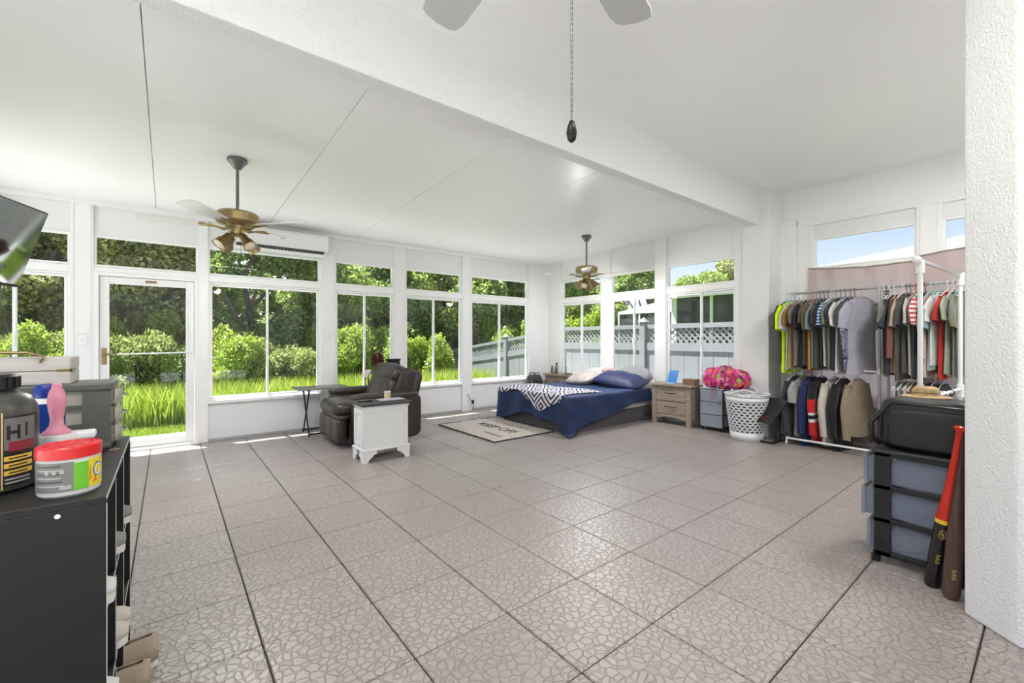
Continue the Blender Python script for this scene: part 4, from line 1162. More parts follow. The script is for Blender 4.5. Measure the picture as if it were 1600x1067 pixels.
cj = thing('candle_jar', 'small beige glass candle jar on the charcoal table top', 'candle', (1.88, 4.56, .601))
MB().lathe([(.03, 0), (.034, .004), (.035, .066), (.032, .068)], 24).build('wax', mat('beige_wax', (.62, .50, .32), rough=.5), cj, smooth=40)
MB().lathe([(.031, .068), (.0355, .067), (.0355, .088), (.033, .088), (.031, .07)], 24, caps=False).build('rim', mat('clear_rim', (.8, .78, .72), rough=.1, alpha=.5), cj, smooth=40)
nb = thing('notebook', 'closed dark folder with papers on the charcoal table top', 'folder', (1.87, 4.46, .601), .05)
MB().box(-.14, .14, -.09, .08, 0, .008).build('cover', mat('grey_folder', (.10, .10, .11), rough=.4), nb, bev=.002)
MB().box(-.13, .13, -.08, .07, .008, .014).build('pages', mat('paper', (.45, .45, .45), rough=.8), nb, bev=.001)
rm = thing('remote_control', 'black remote control at the front edge of the charcoal table top', 'remote', (1.62, 4.52, .601), 1.35)
MB().box(-.025, .025, -.075, .075, 0, .014).build('body', BLACK, rm, bev=.005)
mb = MB()
for i in range(2):
    for j in range(5): mb.box(-.016+.02*i, -.004+.02*i, -.06+.024*j, -.046+.024*j, .014, .016)
mb.build('buttons', GREY, rm)

# ================================================================== folding tray table
tr_ = thing('tray_table', 'folding tray table with crossed dark legs under the wide window', 'table', (1.60, 6.13, 0))
TRAYW = mat_wood('grey_wood_tray', (.16, .15, .145), (.27, .26, .25), (1, 10, 10), .4)
MB().box(-.32, .32, -.2, .2, .604, .622).build('tray_top', TRAYW, tr_, bev=.006)
for x in (-.19, .20):
    MB().bar((x, -.2, .008), (x, .12, .60), .022, .016, up=(1, 0, 0)).build('leg', BLACKM, tr_, bev=.003)
    MB().bar((x+.02, .2, .008), (x+.02, -.12, .60), .022, .016, up=(1, 0, 0)).build('leg', BLACKM, tr_, bev=.003)
MB().box(-.19, .2, -.19, -.175, .03, .05).build('stretcher', BLACKM, tr_); MB().box(-.19, .2, .172, .187, .03, .05).build('stretcher', BLACKM, tr_)
for x in (-.19, .20): MB().box(x-.01, x+.03, -.15, .15, .59, .604).build('clip_rail', BLACKM, tr_)

# ================================================================== plant stand behind the recliner
ps = thing('plant_stand', 'slim black metal stand behind the recliner back', 'stand', (2.53, 6.20, 0))
MB().box(-.24, .24, -.13, .13, .765, .785).build('top', BLACKM, ps, bev=.003)
for (sx_, sy_) in ((-1, -1), (1, -1), (1, 1), (-1, 1)): MB().cyl((sx_*.22, sy_*.11, 0), (sx_*.22, sy_*.11, .766), .01, n=8).build('leg', BLACKM, ps, smooth=50)
pp = thing('dried_plant', 'brown dried plant in a dark pot behind the recliner', 'plant', (2.40, 6.19, .7855))
MB().lathe([(.04, 0), (.05, .01), (.06, .09), (.063, .095), (.055, .095), (.05, .08)], 20).build('pot', BLACK, pp, smooth=40)
me = leaf_mesh('foliage', 77, 700, [(0, 0, .17, .09, .09, .1)], .045, mat_leaf('russet_leaf', (.05, .018, .012), (.30, .12, .07)))
o = bpy.data.objects.new('foliage', me); COL.objects.link(o); o.parent = pp
mb = MB()
for k in range(3): mb.tube([(0, 0, .08), (.01*k, .02, .18), (-.02+.02*k, .02*k, .29)], .004, 5)
mb.build('stems', mat('pale_stem', (.55, .5, .4), rough=.8), pp, smooth=60)
bgk = thing('black_case', 'small black case with handle behind the recliner, right of the dried plant', 'case', (2.63, 6.17, .7855))
MB().box(-.09, .09, -.06, .06, 0, .15).build('body', BLACK, bgk, bev=.015)
MB().box(-.095, .095, -.065, .065, .15, .18).build('lid', mat('glossy_black', (.01, .01, .011), rough=.2), bgk, bev=.012)
MB().tube([(-.06, -.068, .10), (-.05, -.09, .12), (.05, -.09, .12), (.06, -.068, .10)], .006, 6).build('handle', BLACK, bgk, smooth=60)
for k, (x, y, z_) in enumerate([(2.21, 6.16, .72), (2.29, 6.24, .76)]):
    mu = thing('mushroom_ornament', ['white mushroom garden ornament on a thin stake, left one of two', 'white mushroom garden ornament on a thin stake, right one of two'][k], 'ornament', (x, y, 0), group='mushroom ornaments')
    MB().cyl((0, 0, 0), (0, 0, z_), .006, n=8).build('stake', BLACKM, mu, smooth=50)
    MB().lathe([(.065, z_), (.06, z_+.02), (.045, z_+.042), (.02, z_+.055), (.004, z_+.058)], 20).build('cap', mat('pinkish_white_glaze', (.72, .64, .60), rough=.3), mu, smooth=50)
    MB().lathe([(.09, 0), (.09, .01), (.03, .02)], 16).build('foot', BLACKM, mu, smooth=40)

# ================================================================== floor mat
mt = thing('floor_mat', 'beige floor mat reading KEEP OFF at the foot of the bed', 'mat', (3.60, 4.93, .001))
MATB = mat('beige_coir', (.52, .47, .41), rough=.95, noise=.12, nscale=40, bump=.5, bscale=260, bdist=.003)
mx0, mx1, my0, my1 = -.50, .50, -.68, .70
mb = MB()
def edge(u): return .004*math.sin(u*23)+.003*math.sin(u*57)
mb.grid(lambda u, v: (mx0+(mx1-mx0)*u, my0+(my1-my0)*v, .007+.0015*math.sin(u*9)*math.sin(v*11)), 14, 14)
mb.build('pile', MATB, mt, solid=.006)
mb = MB(); lp = []
for k in range(40):
    t = k/40*4; q = int(t); f_ = t-q
    c_ = [(mx0, my0), (mx1, my0), (mx1, my1), (mx0, my1)]
    a, b = c_[q], c_[(q+1) % 4]; lp.append((a[0]+(b[0]-a[0])*f_, a[1]+(b[1]-a[1])*f_, .006+abs(edge(t))*.5))
mb.tube(lp, .008, 6, closed=True); mb.build('black_edging', mat('black_rubber', (.02, .018, .017), rough=.7), mt, smooth=60)
INK = mat('black_mat_print', (.035, .03, .028), rough=.95)
text_obj('lettering', 'KEEP OFF', .21, INK, mt, (.02, -.02, .0125), (0, 0, -PI/2), extrude=.0006, sx=.95)
mb = MB()
for k in range(9): mb.box(-.30+.004*k, -.285+.004*k, -.52+.045*k, -.49+.045*k+.012, .0115, .0125)
mb.build('small_print', INK, mt); mb = MB()
for k in range(7): mb.box(-.245, -.235, -.50+.05*k, -.465+.05*k, .0115, .0125)
mb.build('small_print', INK, mt); mb = MB()
for k in range(10): mb.box(.30, .308, -.35+.06*k, -.31+.06*k, .0115, .0125)
mb.build('small_print', INK, mt)

# ================================================================== bed
bed = thing('bed', 'low bed with grey fabric base under a blue blanket', 'bed', (5.09, 4.755, 0))
GREYF = mat_cloth('charcoal_grey_fabric', (.085, .082, .085), noise=.15)
BX0, BX1, BY0_, BY1_, BT = -.94, .95, -.745, .745, .475
MB().box(BX0+.01, BX1, BY0_+.01, BY1_-.01, .0, .20).build('base', GREYF, bed, bev=.02)
MB().sq((0, 0, .335), (BX1-.01, BY1_-.01, .135), .15, .12, nu=48, nv=12).build('mattress', mat_cloth('mattress_cream', (.62, .58, .52)), bed, smooth=180)
VELV = mat('blue_velvet', (.006, .02, .075), rough=.7, noise=.45, nscale=7, sheen=.35, bump=.3, bscale=30, bdist=.01)
VELV.node_tree.nodes['Principled BSDF'].inputs['Sheen Tint'].default_value = (.35, .5, .9, 1)

def drape(p, q, up=0.0, hemv=True):
    """p: metres from the head end towards the foot, q: metres from the far side to the near side, over the bed"""
    Lx = BX1-BX0-.02; Ly = BY1_-BY0_
    dp = max(0, p-Lx); dq = max(0, q-Ly); db = max(0, -q)
    x = BX1-.02-min(p, Lx); y = BY1_-min(max(q, 0), Ly)
    z = BT + .012*math.sin(p*6+q*3)*math.sin(q*5) + up
    rr = .04
    if dp or dq or db:
        d = math.sqrt(dp*dp+dq*dq+db*db); z = BT+up - max(0, d-.02)
        nx, ny = -dp/d, (-dq+db)/d
        fold = .028*math.sin((p*9 if dq else 0)+(q*13 if dp else 0)+d*3)*min(1, d/.15)
        flare = .025+.13*(d/.5)**2*(1.0 if dp and dq else .35)
        off = min(d, .03)+flare*min(1, d/.1)*.6+fold*.6+up
        x += nx*off; y += ny*off
        if z < .012+up:
            ex = .012+up-z; z = .012+up+.006*math.sin(p*40+q*37); x += nx*ex*.5; y += ny*ex*.5
    return Vector((x, y, z))
cf = thing('blanket', 'royal blue velvet blanket draped over the bed to the floor', 'blanket', (5.09, 4.755, 0))
def cov(u, v):
    Lx = BX1-BX0-.02; Ly = BY1_-BY0_
    q = -.10 + (Ly+.10)*min(1, v/.74)
    p = .12+(Lx-.12)*min(1, u/.78)
    if v > .74:
        hem = .47 - .32*max(0, 1-p/Lx)**.8 + .02*math.sin(p*7)
        if u > .78: hem = .49
        q = Ly + (v-.74)/.26*hem
    if u > .78:
        t = (Ly-min(q, Ly))/Ly           # 0 near corner, 1 far corner
        hem = .33 + .16*abs(2*t-.95)**2.2 + .02*math.sin(q*8)
        if t > .93: hem = .46
        if t < .08: hem = .49
        p = Lx + (u-.78)/.22*hem
    return drape(p, q, .012)
MB().grid(cov, 84, 84).build('velvet', VELV, cf, smooth=180, solid=.012)

THROW = bpy.data.materials.new('white_navy_diamond_throw'); THROW.use_nodes = True
_t = THROW.node_tree; _p = _t.nodes['Principled BSDF']; N = _t.nodes.new; L = _t.links.new
uvn = N('ShaderNodeUVMap'); sep = N('ShaderNodeSeparateXYZ'); L(uvn.outputs[0], sep.inputs[0])
def mth(op, a, b=None):
    n = N('ShaderNodeMath'); n.operation = op
    for i, v_ in enumerate((a, b)):
        if v_ is None: continue
        if isinstance(v_, (int, float)): n.inputs[i].default_value = v_
        else: L(v_, n.inputs[i])
    return n.outputs[0]
def tri(a): return mth('ABSOLUTE', mth('SUBTRACT', mth('FRACT', a), .5))
dd = mth('ADD', tri(sep.outputs[0]), tri(sep.outputs[1]))
st = mth('GREATER_THAN', mth('SINE', mth('MULTIPLY', dd, 27.0)), -.15)
mxc = N('ShaderNodeMix'); mxc.data_type = 'RGBA'; L(st, mxc.inputs['Factor']); mxc.inputs[6].default_value = (.035, .035, .075, 1); mxc.inputs[7].default_value = (.72, .70, .74, 1)
L(mxc.outputs[2], _p.inputs['Base Color']); _p.inputs['Roughness'].default_value = .9
th = thing('throw_blanket', 'white and navy diamond patterned throw across the foot of the bed', 'blanket', (5.09, 4.755, 0))
Lx_, Ly_ = BX1-BX0-.02, BY1_-BY0_
UV = []
def thr(u, v):
    q = -.04 + (Ly_-.02)*v*.98
    p0 = Lx_ - .66 + .05*math.sin(v*5)
    t = v
    hem = .05 + .24*math.exp(-((t-.74)/.17)**2) + .035*math.sin(t*14)
    p = p0 + (Lx_+hem-p0)*u
    UV.append((p*2.9, q*2.9))
    z = drape(p, q, .032)
    return z
tm = MB().grid(thr, 44, 60)
to = tm.build('weave', THROW, th, smooth=180, solid=.008)
uvl = to.data.uv_layers.new(name='UVMap')
for lp_ in to.data.loops: uvl.data[lp_.index].uv = UV[lp_.vertex_index]
mb = MB()
for k in range(40):
    c_ = thr(0.0, k/39); mb.tube([c_, c_+Vector((.02, 0, .004)), c_+Vector((.04+.01*math.sin(k*7), .01*math.sin(k*3), -.006))], .004, 5)
mb.build('tassels', mat_cloth('tassel_white', (.72, .70, .74)), th, smooth=60)

def pillow(name, c, h, rot, mt_, label, fn=None):
    r = thing(name, label, 'pillow', c)
    R_ = Euler(rot).to_matrix()
    def puff(p):
        a = 1 - (abs(p.x)/h[0])**3*.5; b = 1-(abs(p.y)/h[1])**3*.5
        wv = .012*math.sin(p.y*24+p.x*9)*math.sin(p.x*17)
        return Vector((p.x, p.y, p.z*max(.15, a*b)+wv*(1 if p.z > 0 else 0)))
    MB().sq((0, 0, 0), h, .75, .35, rot=R_, fn=puff, nu=48, nv=20).build('case', mt_, r, smooth=180)
    MB().tube([R_ @ Vector((h[0]*.97*math.copysign(abs(math.cos(a))**.35, math.cos(a)), h[1]*.97*math.copysign(abs(math.sin(a))**.35, math.sin(a)), 0)) for a in [2*PI*k/40 for k in range(40)]], .006, 6, closed=True).build('seam', mt_, r, smooth=60)
    return r
PBL = mat('navy_satin', (.022, .032, .11), rough=.5, noise=.25, nscale=8, sheen=.08, bump=.4, bscale=14, bdist=.02)
PCR = mat_cloth('cream_print_fabric', (.55, .50, .45), noise=.3, nscale=26)
PGR = mat_cloth('grey_pillow_fabric', (.36, .36, .37))
PWH = mat_cloth('white_pillow_fabric', (.66, .65, .66))
pillow('pillow', (5.66, 4.36, .60), (.25, .40, .13), (.12, -.18, .12), PBL, 'shiny navy blue pillow on the near side of the bed')
pillow('pillow', (5.60, 5.06, .585), (.24, .33, .11), (-.1, -.2, -.2), PCR, 'crumpled cream patterned pillow at the far side of the bed')
pillow('pillow', (5.945, 4.28, .66), (.10, .30, .17), (0, .25, 0), PGR, 'grey pillow standing against the window behind the navy pillow')
pillow('pillow', (5.92, 4.95, .62), (.12, .34, .15), (0, .25, 0), PWH, 'white pillow standing against the window behind the cream pillow')
cl_ = thing('crumpled_cloth', 'small crumpled pink and white cloth on top of the pillows', 'cloth', (5.84, 4.72, .72))
def crum(p): return Vector((p.x*(1+.25*math.sin(p.y*50)), p.y*(1+.2*math.sin(p.z*60)), p.z+.012*math.sin(p.x*60+p.y*45)))
MB().sq((0, 0, 0), (.07, .13, .045), .8, .8, fn=crum, nu=36, nv=16).build('cloth', mat_cloth('blush_cloth', (.58, .42, .38), noise=.35, nscale=25), cl_, smooth=180)

# ================================================================== nightstands
NSW = mat_wood('weathered_oak', (.24, .19, .145), (.40, .33, .26), (10, 1.2, 10), .6)
NSW.node_tree.nodes['Mapping'].inputs['Scale'].default_value = (9, 1.3, 9)
BRZ = mat('dark_bronze', (.03, .025, .022), rough=.4, metal=.7)
def nightstand(x, y, label):
    r = thing('nightstand', label, 'nightstand', (x, y, 0), group='matching nightstands')
    # front faces -X ; depth .27, width .62
    for s_ in (-1, 1):
        MB().box(0, .05, s_*.31-.07*(s_ > 0), s_*.31+.07*(s_ < 0), 0, .565).build('leg', NSW, r, bev=.003)
        MB().box(.235, .28, s_*.31-.05*(s_ > 0), s_*.31+.05*(s_ < 0), 0, .565).build('leg', NSW, r, bev=.003)
        MB().box(.05, .235, s_*.31-.02*(s_ > 0), s_*.31+.02*(s_ < 0), .10, .565).build('side_panel', NSW, r)
    MB().box(.262, .272, -.26, .26, .10, .565).build('back_panel', NSW, r)
    MB().box(.012, .27, -.24, .24, .13, .145).build('bottom_panel', NSW, r)
    mb = MB(); pts = [(-.24, .10), (.24, .10)]
    poly = [(-.24, .15), (-.24, .085)] + [(-.24+.48*k/10, .085+.03*math.sin(PI*k/10)) for k in range(1, 10)] + [(.24, .085), (.24, .15)]
    mb.prism(poly, lambda p: (.006, p[0], p[1]), lambda p: (.03, p[0], p[1])); mb.build('apron', NSW, r)
    MB().box(-.0, .03, -.24, .24, .545, .566).build('top_rail', NSW, r)
    for z0_, z1_ in ((.155, .34), (.35, .54)):
        d_ = MB().box(.006, .25, -.237, .237, z0_, z1_).build('drawer', NSW, r, bev=.003)
        zc = (z0_+z1_)/2+.02
        mb = MB(); mb.tube([(.004, -.085, zc), (-.022, -.083, zc), (-.024, .083, zc), (.004, .085, zc)], .0055, 8); mb.build('handle', BRZ, d_, smooth=50)
    MB().box(-.03, .29, -.34, .34, .567, .597).build('top', NSW, r, bev=.004)
    return r
nightstand(5.77, 3.54, 'weathered oak two-drawer nightstand right of the bed with a blue tablet on it')
nightstand(5.755, 5.91, 'weathered oak two-drawer nightstand in the far corner beyond the bed')
# on the near nightstand
tbk = thing('tablet', 'bright blue tablet propped up in its cover on the near nightstand', 'tablet', (5.90, 3.60, .5985))
BLT = mat('bright_blue_cover', (.01, .17, .55), rough=.4)
Rt = Matrix.Rotation(math.radians(22), 3, 'Y')
MB().obox(Rt @ Vector((0, 0, .105)), (.010, .155, .205), Rt).build('cover', mat('light_blue_edge', (.25, .55, .72), rough=.4), tbk, bev=.004)
MB().obox(Rt @ Vector((-.0065, 0, .107)), (.004, .142, .19), Rt).build('face', BLT, tbk, bev=.002)
MB().box(-.07, .05, -.075, .075, 0, .006).build('stand_flap', mat('light_blue_edge2', (.35, .55, .7), rough=.4), tbk, bev=.002)
bx_ = thing('wooden_box', 'small brown box on the right end of the near nightstand', 'box', (5.92, 3.31, .5985))
MB().box(-.07, .07, -.10, .085, 0, .07).build('body', mat('brown_box_card', (.24, .12, .07), rough=.5), bx_, bev=.003)
MB().box(-.073, .073, -.103, .088, .07, .085).build('lid', mat('brown_box_lid', (.29, .15, .09), rough=.5), bx_, bev=.003)
# on the far nightstand
def small_bottle(x, y, h_, r_, mt_, label, cap=BLACK):
    r = thing('toiletry_bottle', label, 'bottle', (x, y, .5985), group='bottles on the far nightstand')
    MB().lathe([(r_*.95, 0), (r_, .005), (r_, h_*.7), (r_*.5, h_*.8)], 18).build('body', mt_, r, smooth=40)
    MB().lathe([(r_*.55, h_*.79), (r_*.55, h_), (r_*.1, h_)], 14).build('cap', cap, r, smooth=40)
small_bottle(5.82, 6.09, .15, .025, mat('olive_bottle', (.12, .11, .08), rough=.3), 'dark olive bottle on the far nightstand, leftmost')
small_bottle(5.86, 6.01, .21, .03, mat('khaki_bottle', (.25, .22, .15), rough=.3), 'tallest khaki bottle on the far nightstand')
small_bottle(5.80, 5.97, .12, .02, mat('brown_bottle', (.10, .06, .03), rough=.3), 'small brown bottle in front of the tall khaki bottle')
small_bottle(5.95, 5.85, .14, .018, mat('grey_bottle', (.22, .22, .22), rough=.3), 'thin grey bottle on the far nightstand, rightmost')
dsh = thing('trinket_dish', 'low pink dish with trinkets on the far nightstand', 'dish', (5.86, 5.71, .5985))
MB().lathe([(.05, 0), (.06, .004), (.085, .025), (.08, .027), (.055, .01)], 24).build('dish', mat('dusty_pink_ceramic', (.48, .33, .30), rough=.4), dsh, smooth=40)
mb = MB()
for k in range(7): mb.sq((.035*math.cos(k*1.9), .035*math.sin(k*1.9), .028), (.016, .012, .012), 1, 1, nu=8, nv=6)
mb.build('trinkets', mat('mixed_trinkets', (.35, .30, .28), rough=.5, noise=.5, nscale=60), dsh, smooth=60)
# dark bag in the corner
bag = thing('tote_bag', 'dark grey tote bag standing in the corner by the far nightstand', 'bag', (5.52, 6.27, 0))
def bagf(p): return Vector((p.x*(1-.12*p.z/.3), p.y*(1-.1*p.z/.3)+.012*math.sin(p.z*20+p.x*15), p.z))
MB().sq((0, 0, .29), (.145, .11, .29), .3, .35, fn=bagf, nu=36, nv=18).build('body', mat('dark_grey_nylon', (.05, .05, .055), rough=.5, bump=.4, bscale=18, bdist=.02), bag, smooth=180)
for s_ in (-1, 1): MB().tube([(-.08, s_*.06, .54), (-.06, s_*.07, .61), (.06, s_*.07, .61), (.08, s_*.06, .54)], .009, 6).build('handle', BLACK, bag, smooth=60)

# ================================================================== clear drawer tower, pink duffel, basket, laptop table
CLR = mat('clear_frosted_plastic', (.48, .52, .62), rough=.2, alpha=.45)
def drawer_tower(x, y, w_, d_, h_, label, rz=0):
    r = thing('drawer_tower', label, 'drawer unit', (x, y, 0), rz)
    # front faces -X
    H3 = (h_-.07)/3
    for s_ in (-1, 1):
        for x_ in (.0, d_-.02): MB().box(x_, x_+.02, s_*(w_/2-.01)-.01, s_*(w_/2-.01)+.01, .04, h_-.01).build('corner_post', BLACK, r, bev=.003)
        for x_ in (.02, d_-.03): MB().lathe([(.006, 0), (.016, .004), (.016, .028), (.006, .032), (.006, .045)], 12, c=(x_, s_*(w_/2-.03), 0)).build('caster', BLACK, r, smooth=40)
    for k in range(4): MB().box(-.004, d_, -w_/2, w_/2, .04+H3*k, .054+H3*k).build('tray_rail', BLACK, r, bev=.003)
    MB().box(-.006, d_, -w_/2-.002, w_/2+.002, h_-.014, h_).build('top', mat('clear_top_plastic', (.55, .58, .62), rough=.2, alpha=.8), r, bev=.004)
    for k in range(3):
        z0_ = .056+H3*k; z1_ = .052+H3*(k+1)
        mb = MB(); mb.box(-.012, -.006, -w_/2+.012, w_/2-.012, z0_, z1_-.004); mb.box(-.006, d_-.02, -w_/2+.022, -w_/2+.025, z0_, z1_-.01); mb.box(-.006, d_-.02, w_/2-.025, w_/2-.022, z0_, z1_-.01); mb.box(-.006, d_-.02, -w_/2+.022, w_/2-.022, z0_, z0_+.003)
        dr = mb.build('drawer', CLR, r)
        mb = MB(); mb.box(-.026, -.012, -.06, .06, z1_-.035, z1_-.027); mb.build('pull', CLR, dr, bev=.003)
        def lump(p): return Vector((p.x, p.y, p.z+.012*math.sin(p.x*50+p.y*40)))
        MB().sq((d_/2, 0, z0_+.05), (d_/2-.04, w_/2-.045, .045), .5, .4, fn=lump).build('folded_contents', mat_cloth('drawer_cloth_%d' % k, [(.20, .23, .32), (.42, .34, .45), (.16, .17, .22)][k], noise=.3), dr, smooth=180)
    return r
drawer_tower(5.84, 2.962, .33, .21, .585, 'clear plastic three-drawer tower on casters right of the nightstand')
FLOR = bpy.data.materials.new('pink_floral_print'); FLOR.use_nodes = True
_t = FLOR.node_tree; _p = _t.nodes['Principled BSDF']; N = _t.nodes.new; L = _t.links.new
g_ = N('ShaderNodeNewGeometry'); v1 = N('ShaderNodeTexVoronoi'); v1.inputs['Scale'].default_value = 25; L(g_.outputs['Position'], v1.inputs['Vector'])
cr = N('ShaderNodeValToRGB'); cr.color_ramp.interpolation = 'CONSTANT'
sepc = N('ShaderNodeSeparateColor'); L(v1.outputs['Color'], sepc.inputs[0]); L(sepc.outputs[0], cr.inputs[0])
els = cr.color_ramp.elements; els[0].color = (.55, .02, .17, 1); els[1].position = .22; els[1].color = (.72, .05, .30, 1)
for ps_, c_ in ((.42, (.35, .01, .08)), (.55, (.80, .14, .03)), (.66, (.30, .40, .06)), (.76, (.75, .22, .42)), (.88, (.12, .02, .05))):
    e_ = els.new(ps_); e_.color = (*c_, 1)
L(cr.outputs[0], _p.inputs['Base Color']); _p.inputs['Roughness'].default_value = .55
du = thing('duffel_bag', 'pink and orange floral duffel bag on top of the clear drawer tower', 'bag', (5.93, 2.80, .5865), -.0)
def duf(p): return Vector((p.x*(1-.25*max(0, p.z)/.14), p.y*(1-.10*max(0, p.z)/.14), p.z+.008*math.sin(p.y*26+p.x*20) - .035*max(0, -p.y)/.3*(p.z > 0)))
MB().sq((0, 0, .145), (.125, .30, .14), .45, .45, fn=duf, nu=48, nv=22).build('body', FLOR, du, smooth=180)
MB().tube([(-.02, -.28, .235), (-.02, -.1, .272), (-.02, .1, .285), (-.02, .27, .26)], .007, 6).build('zip', mat('magenta_zip', (.45, .02, .16), rough=.4), du, smooth=60)
for k, xs in enumerate((-1, 1)):
    MB().tube([(xs*.125, -.1, .08), (xs*.135, -.09, .18), (xs*.05, -.03, .30), (xs*.05, .05, .305), (xs*.135, .11, .18), (xs*.125, .12, .08)], .010, 6).build('strap', FLOR, du, smooth=60)
MB().tube([(-.12, .18, .1), (-.14, .17, .0), (-.145, .15, -.12), (-.135, .12, -.16), (-.14, .09, -.10), (-.13, .05, .04)], .009, 6).build('shoulder_strap', mat('mauve_strap', (.35, .22, .24), rough=.7), du, smooth=60)

# laundry basket with real holes
bk_ = thing('laundry_basket', 'tall white plastic laundry basket with oval holes', 'basket', (5.70, 2.44, 0), .3)
def brad(z): return .180 + (.255-.180)*(z/.60)**.9
def bpt(a, z, k=0.0): 
    r_ = brad(z)+k; return (r_*math.cos(a)*1.0, r_*math.sin(a)*.98, z)
mb = MB(); NA = 22; z = .105; row = 0
zlist = []
while z < .47: zlist.append(z); z += .034
for row, z0_ in enumerate(zlist):
    z1_ = z0_+.034
    for k in range(NA):
        a0 = 2*PI*(k+.5*(row % 2))/NA; a1 = a0+2*PI/NA; am, zm_ = (a0+a1)/2, (z0_+z1_)/2
        n = 12; inner, outer = [], []
        for i in range(n):
            t = 2*PI*i/n+PI/12*0
            inner.append(bpt(am+math.cos(t)*(a1-a0)*.36, zm_+math.sin(t)*.0105))
            c_, s_ = math.cos(t), math.sin(t); m_ = max(abs(c_), abs(s_))
            outer.append(bpt(am+c_/m_*(a1-a0)*.5, zm_+s_/m_*.017))
        mb.add(inner+outer, [(i, (i+1) % n, n+(i+1) % n, n+i) for i in range(n)])
ztop = zlist[-1]+.034
def band(f0, f1, n=66): mb.add([p for k in range(n) for p in (f0(2*PI*k/n), f1(2*PI*k/n))], [(2*k, 2*((k+1) % n), 2*((k+1) % n)+1, 2*k+1) for k in range(n)])
band(lambda a: bpt(a, .006), lambda a: bpt(a, .105))
def rimz(a): return .575+.065*max(0, math.cos(2*a))**2.0
band(lambda a: bpt(a, ztop), lambda a: bpt(a, .535))
def hole_band():
    n = 66
    for k in range(n):
        a0, a1 = 2*PI*k/n, 2*PI*(k+1)/n; am = (a0+a1)/2
        near = min(abs((am+PI) % (2*PI)-PI), abs(am-PI))
        if near < .27 : 
            zt0 = rimz(a0)-.02; zt1 = rimz(a1)-.02
            mb.add([bpt(a0, zt0), bpt(a1, zt1), bpt(a1, rimz(a1)), bpt(a0, rimz(a0))], [(0, 1, 2, 3)])
            mb.add([bpt(a0, .535), bpt(a1, .535), bpt(a1, .578), bpt(a0, .578)], [(0, 1, 2, 3)])
        else:
            mb.add([bpt(a0, .535), bpt(a1, .535), bpt(a1, rimz(a1)), bpt(a0, rimz(a0))], [(0, 1, 2, 3)])
hole_band()
BSK = mat('white_basket_plastic', (.80, .80, .82), rough=.3)
mb.build('shell', BSK, bk_, smooth=50, solid=.004)
MB().tube([bpt(2*PI*k/66, rimz(2*PI*k/66), .004) for k in range(66)], .009, 8, closed=True).build('rim', BSK, bk_, smooth=60)
MB().lathe([(.178, .0), (.181, .004), (.178, .01), (.02, .01)], 40).build('bottom', BSK, bk_, smooth=40)
def lnd(p): return Vector((p.x, p.y, p.z+.02*math.sin(p.x*30+p.y*22)))
MB().lathe([(.155, .02), (brad(.1)-.016, .08), (brad(.3)-.016, .3), (brad(.44)-.016, .44), (brad(.48)-.05, .49), (.12, .50), (.02, .47)], 40).build('laundry', mat_cloth('dark_laundry', (.05, .05, .06), noise=.4), bk_, smooth=180)
cyl = MB(); cyl.grid(lambda u, v: bpt(PI+.55+.12*u, .275+.035*v, .004), 4, 1); cyl.build('sticker', mat('yellow_sticker', (.72, .75, .35), rough=.5), bk_)

lt = thing('laptop_table', 'black tilting laptop table on a single post beside the laundry basket', 'table', (5.83, 2.13, 0))
MB().box(-.16, .10, -.02, .02, .0, .022).build('foot_bar', BLACKM, lt, bev=.004); MB().box(-.175, -.145, .0, .36, 0, .022).build('foot_bar', BLACKM, lt, bev=.004)
MB().box(-.015, .02, -.022, .018, .022, .36).build('post', BLACK, lt, bev=.004)
MB().box(-.011, .016, -.018, .014, .36, .46).build('inner_post', CHROME, lt, bev=.003)
eX = Vector((.66, -.26, .74)).normalized()      # up the tilted top
eY = Vector((.30, .95, 0)); eY = (eY-eX*eY.dot(eX)).normalized(); eZ = eX.cross(eY)
if eZ.z < 0: eZ = -eZ
Rl = Matrix((eX, eY, eX.cross(eY))).transposed()
pc_ = Vector((-.16, .05, .40))
MB().obox(pc_, (.37, .31, .016), Rl).build('tilting_top', mat('black_mat_board', (.012, .011, .012), rough=.55), lt, bev=.004)
MB().obox(pc_+Rl @ Vector((.03, -.04, -.018)), (.2, .16, .02), Rl).build('under_bracket', BLACKM, lt, bev=.003)
MB().obox(pc_+Rl @ Vector((-.1, -.05, .009)), (.02, .14, .002), Rl @ Matrix.Rotation(.5, 3, 'Z')).build('red_stripe', mat('dark_red_stripe', (.12, .006, .012), rough=.5), lt)

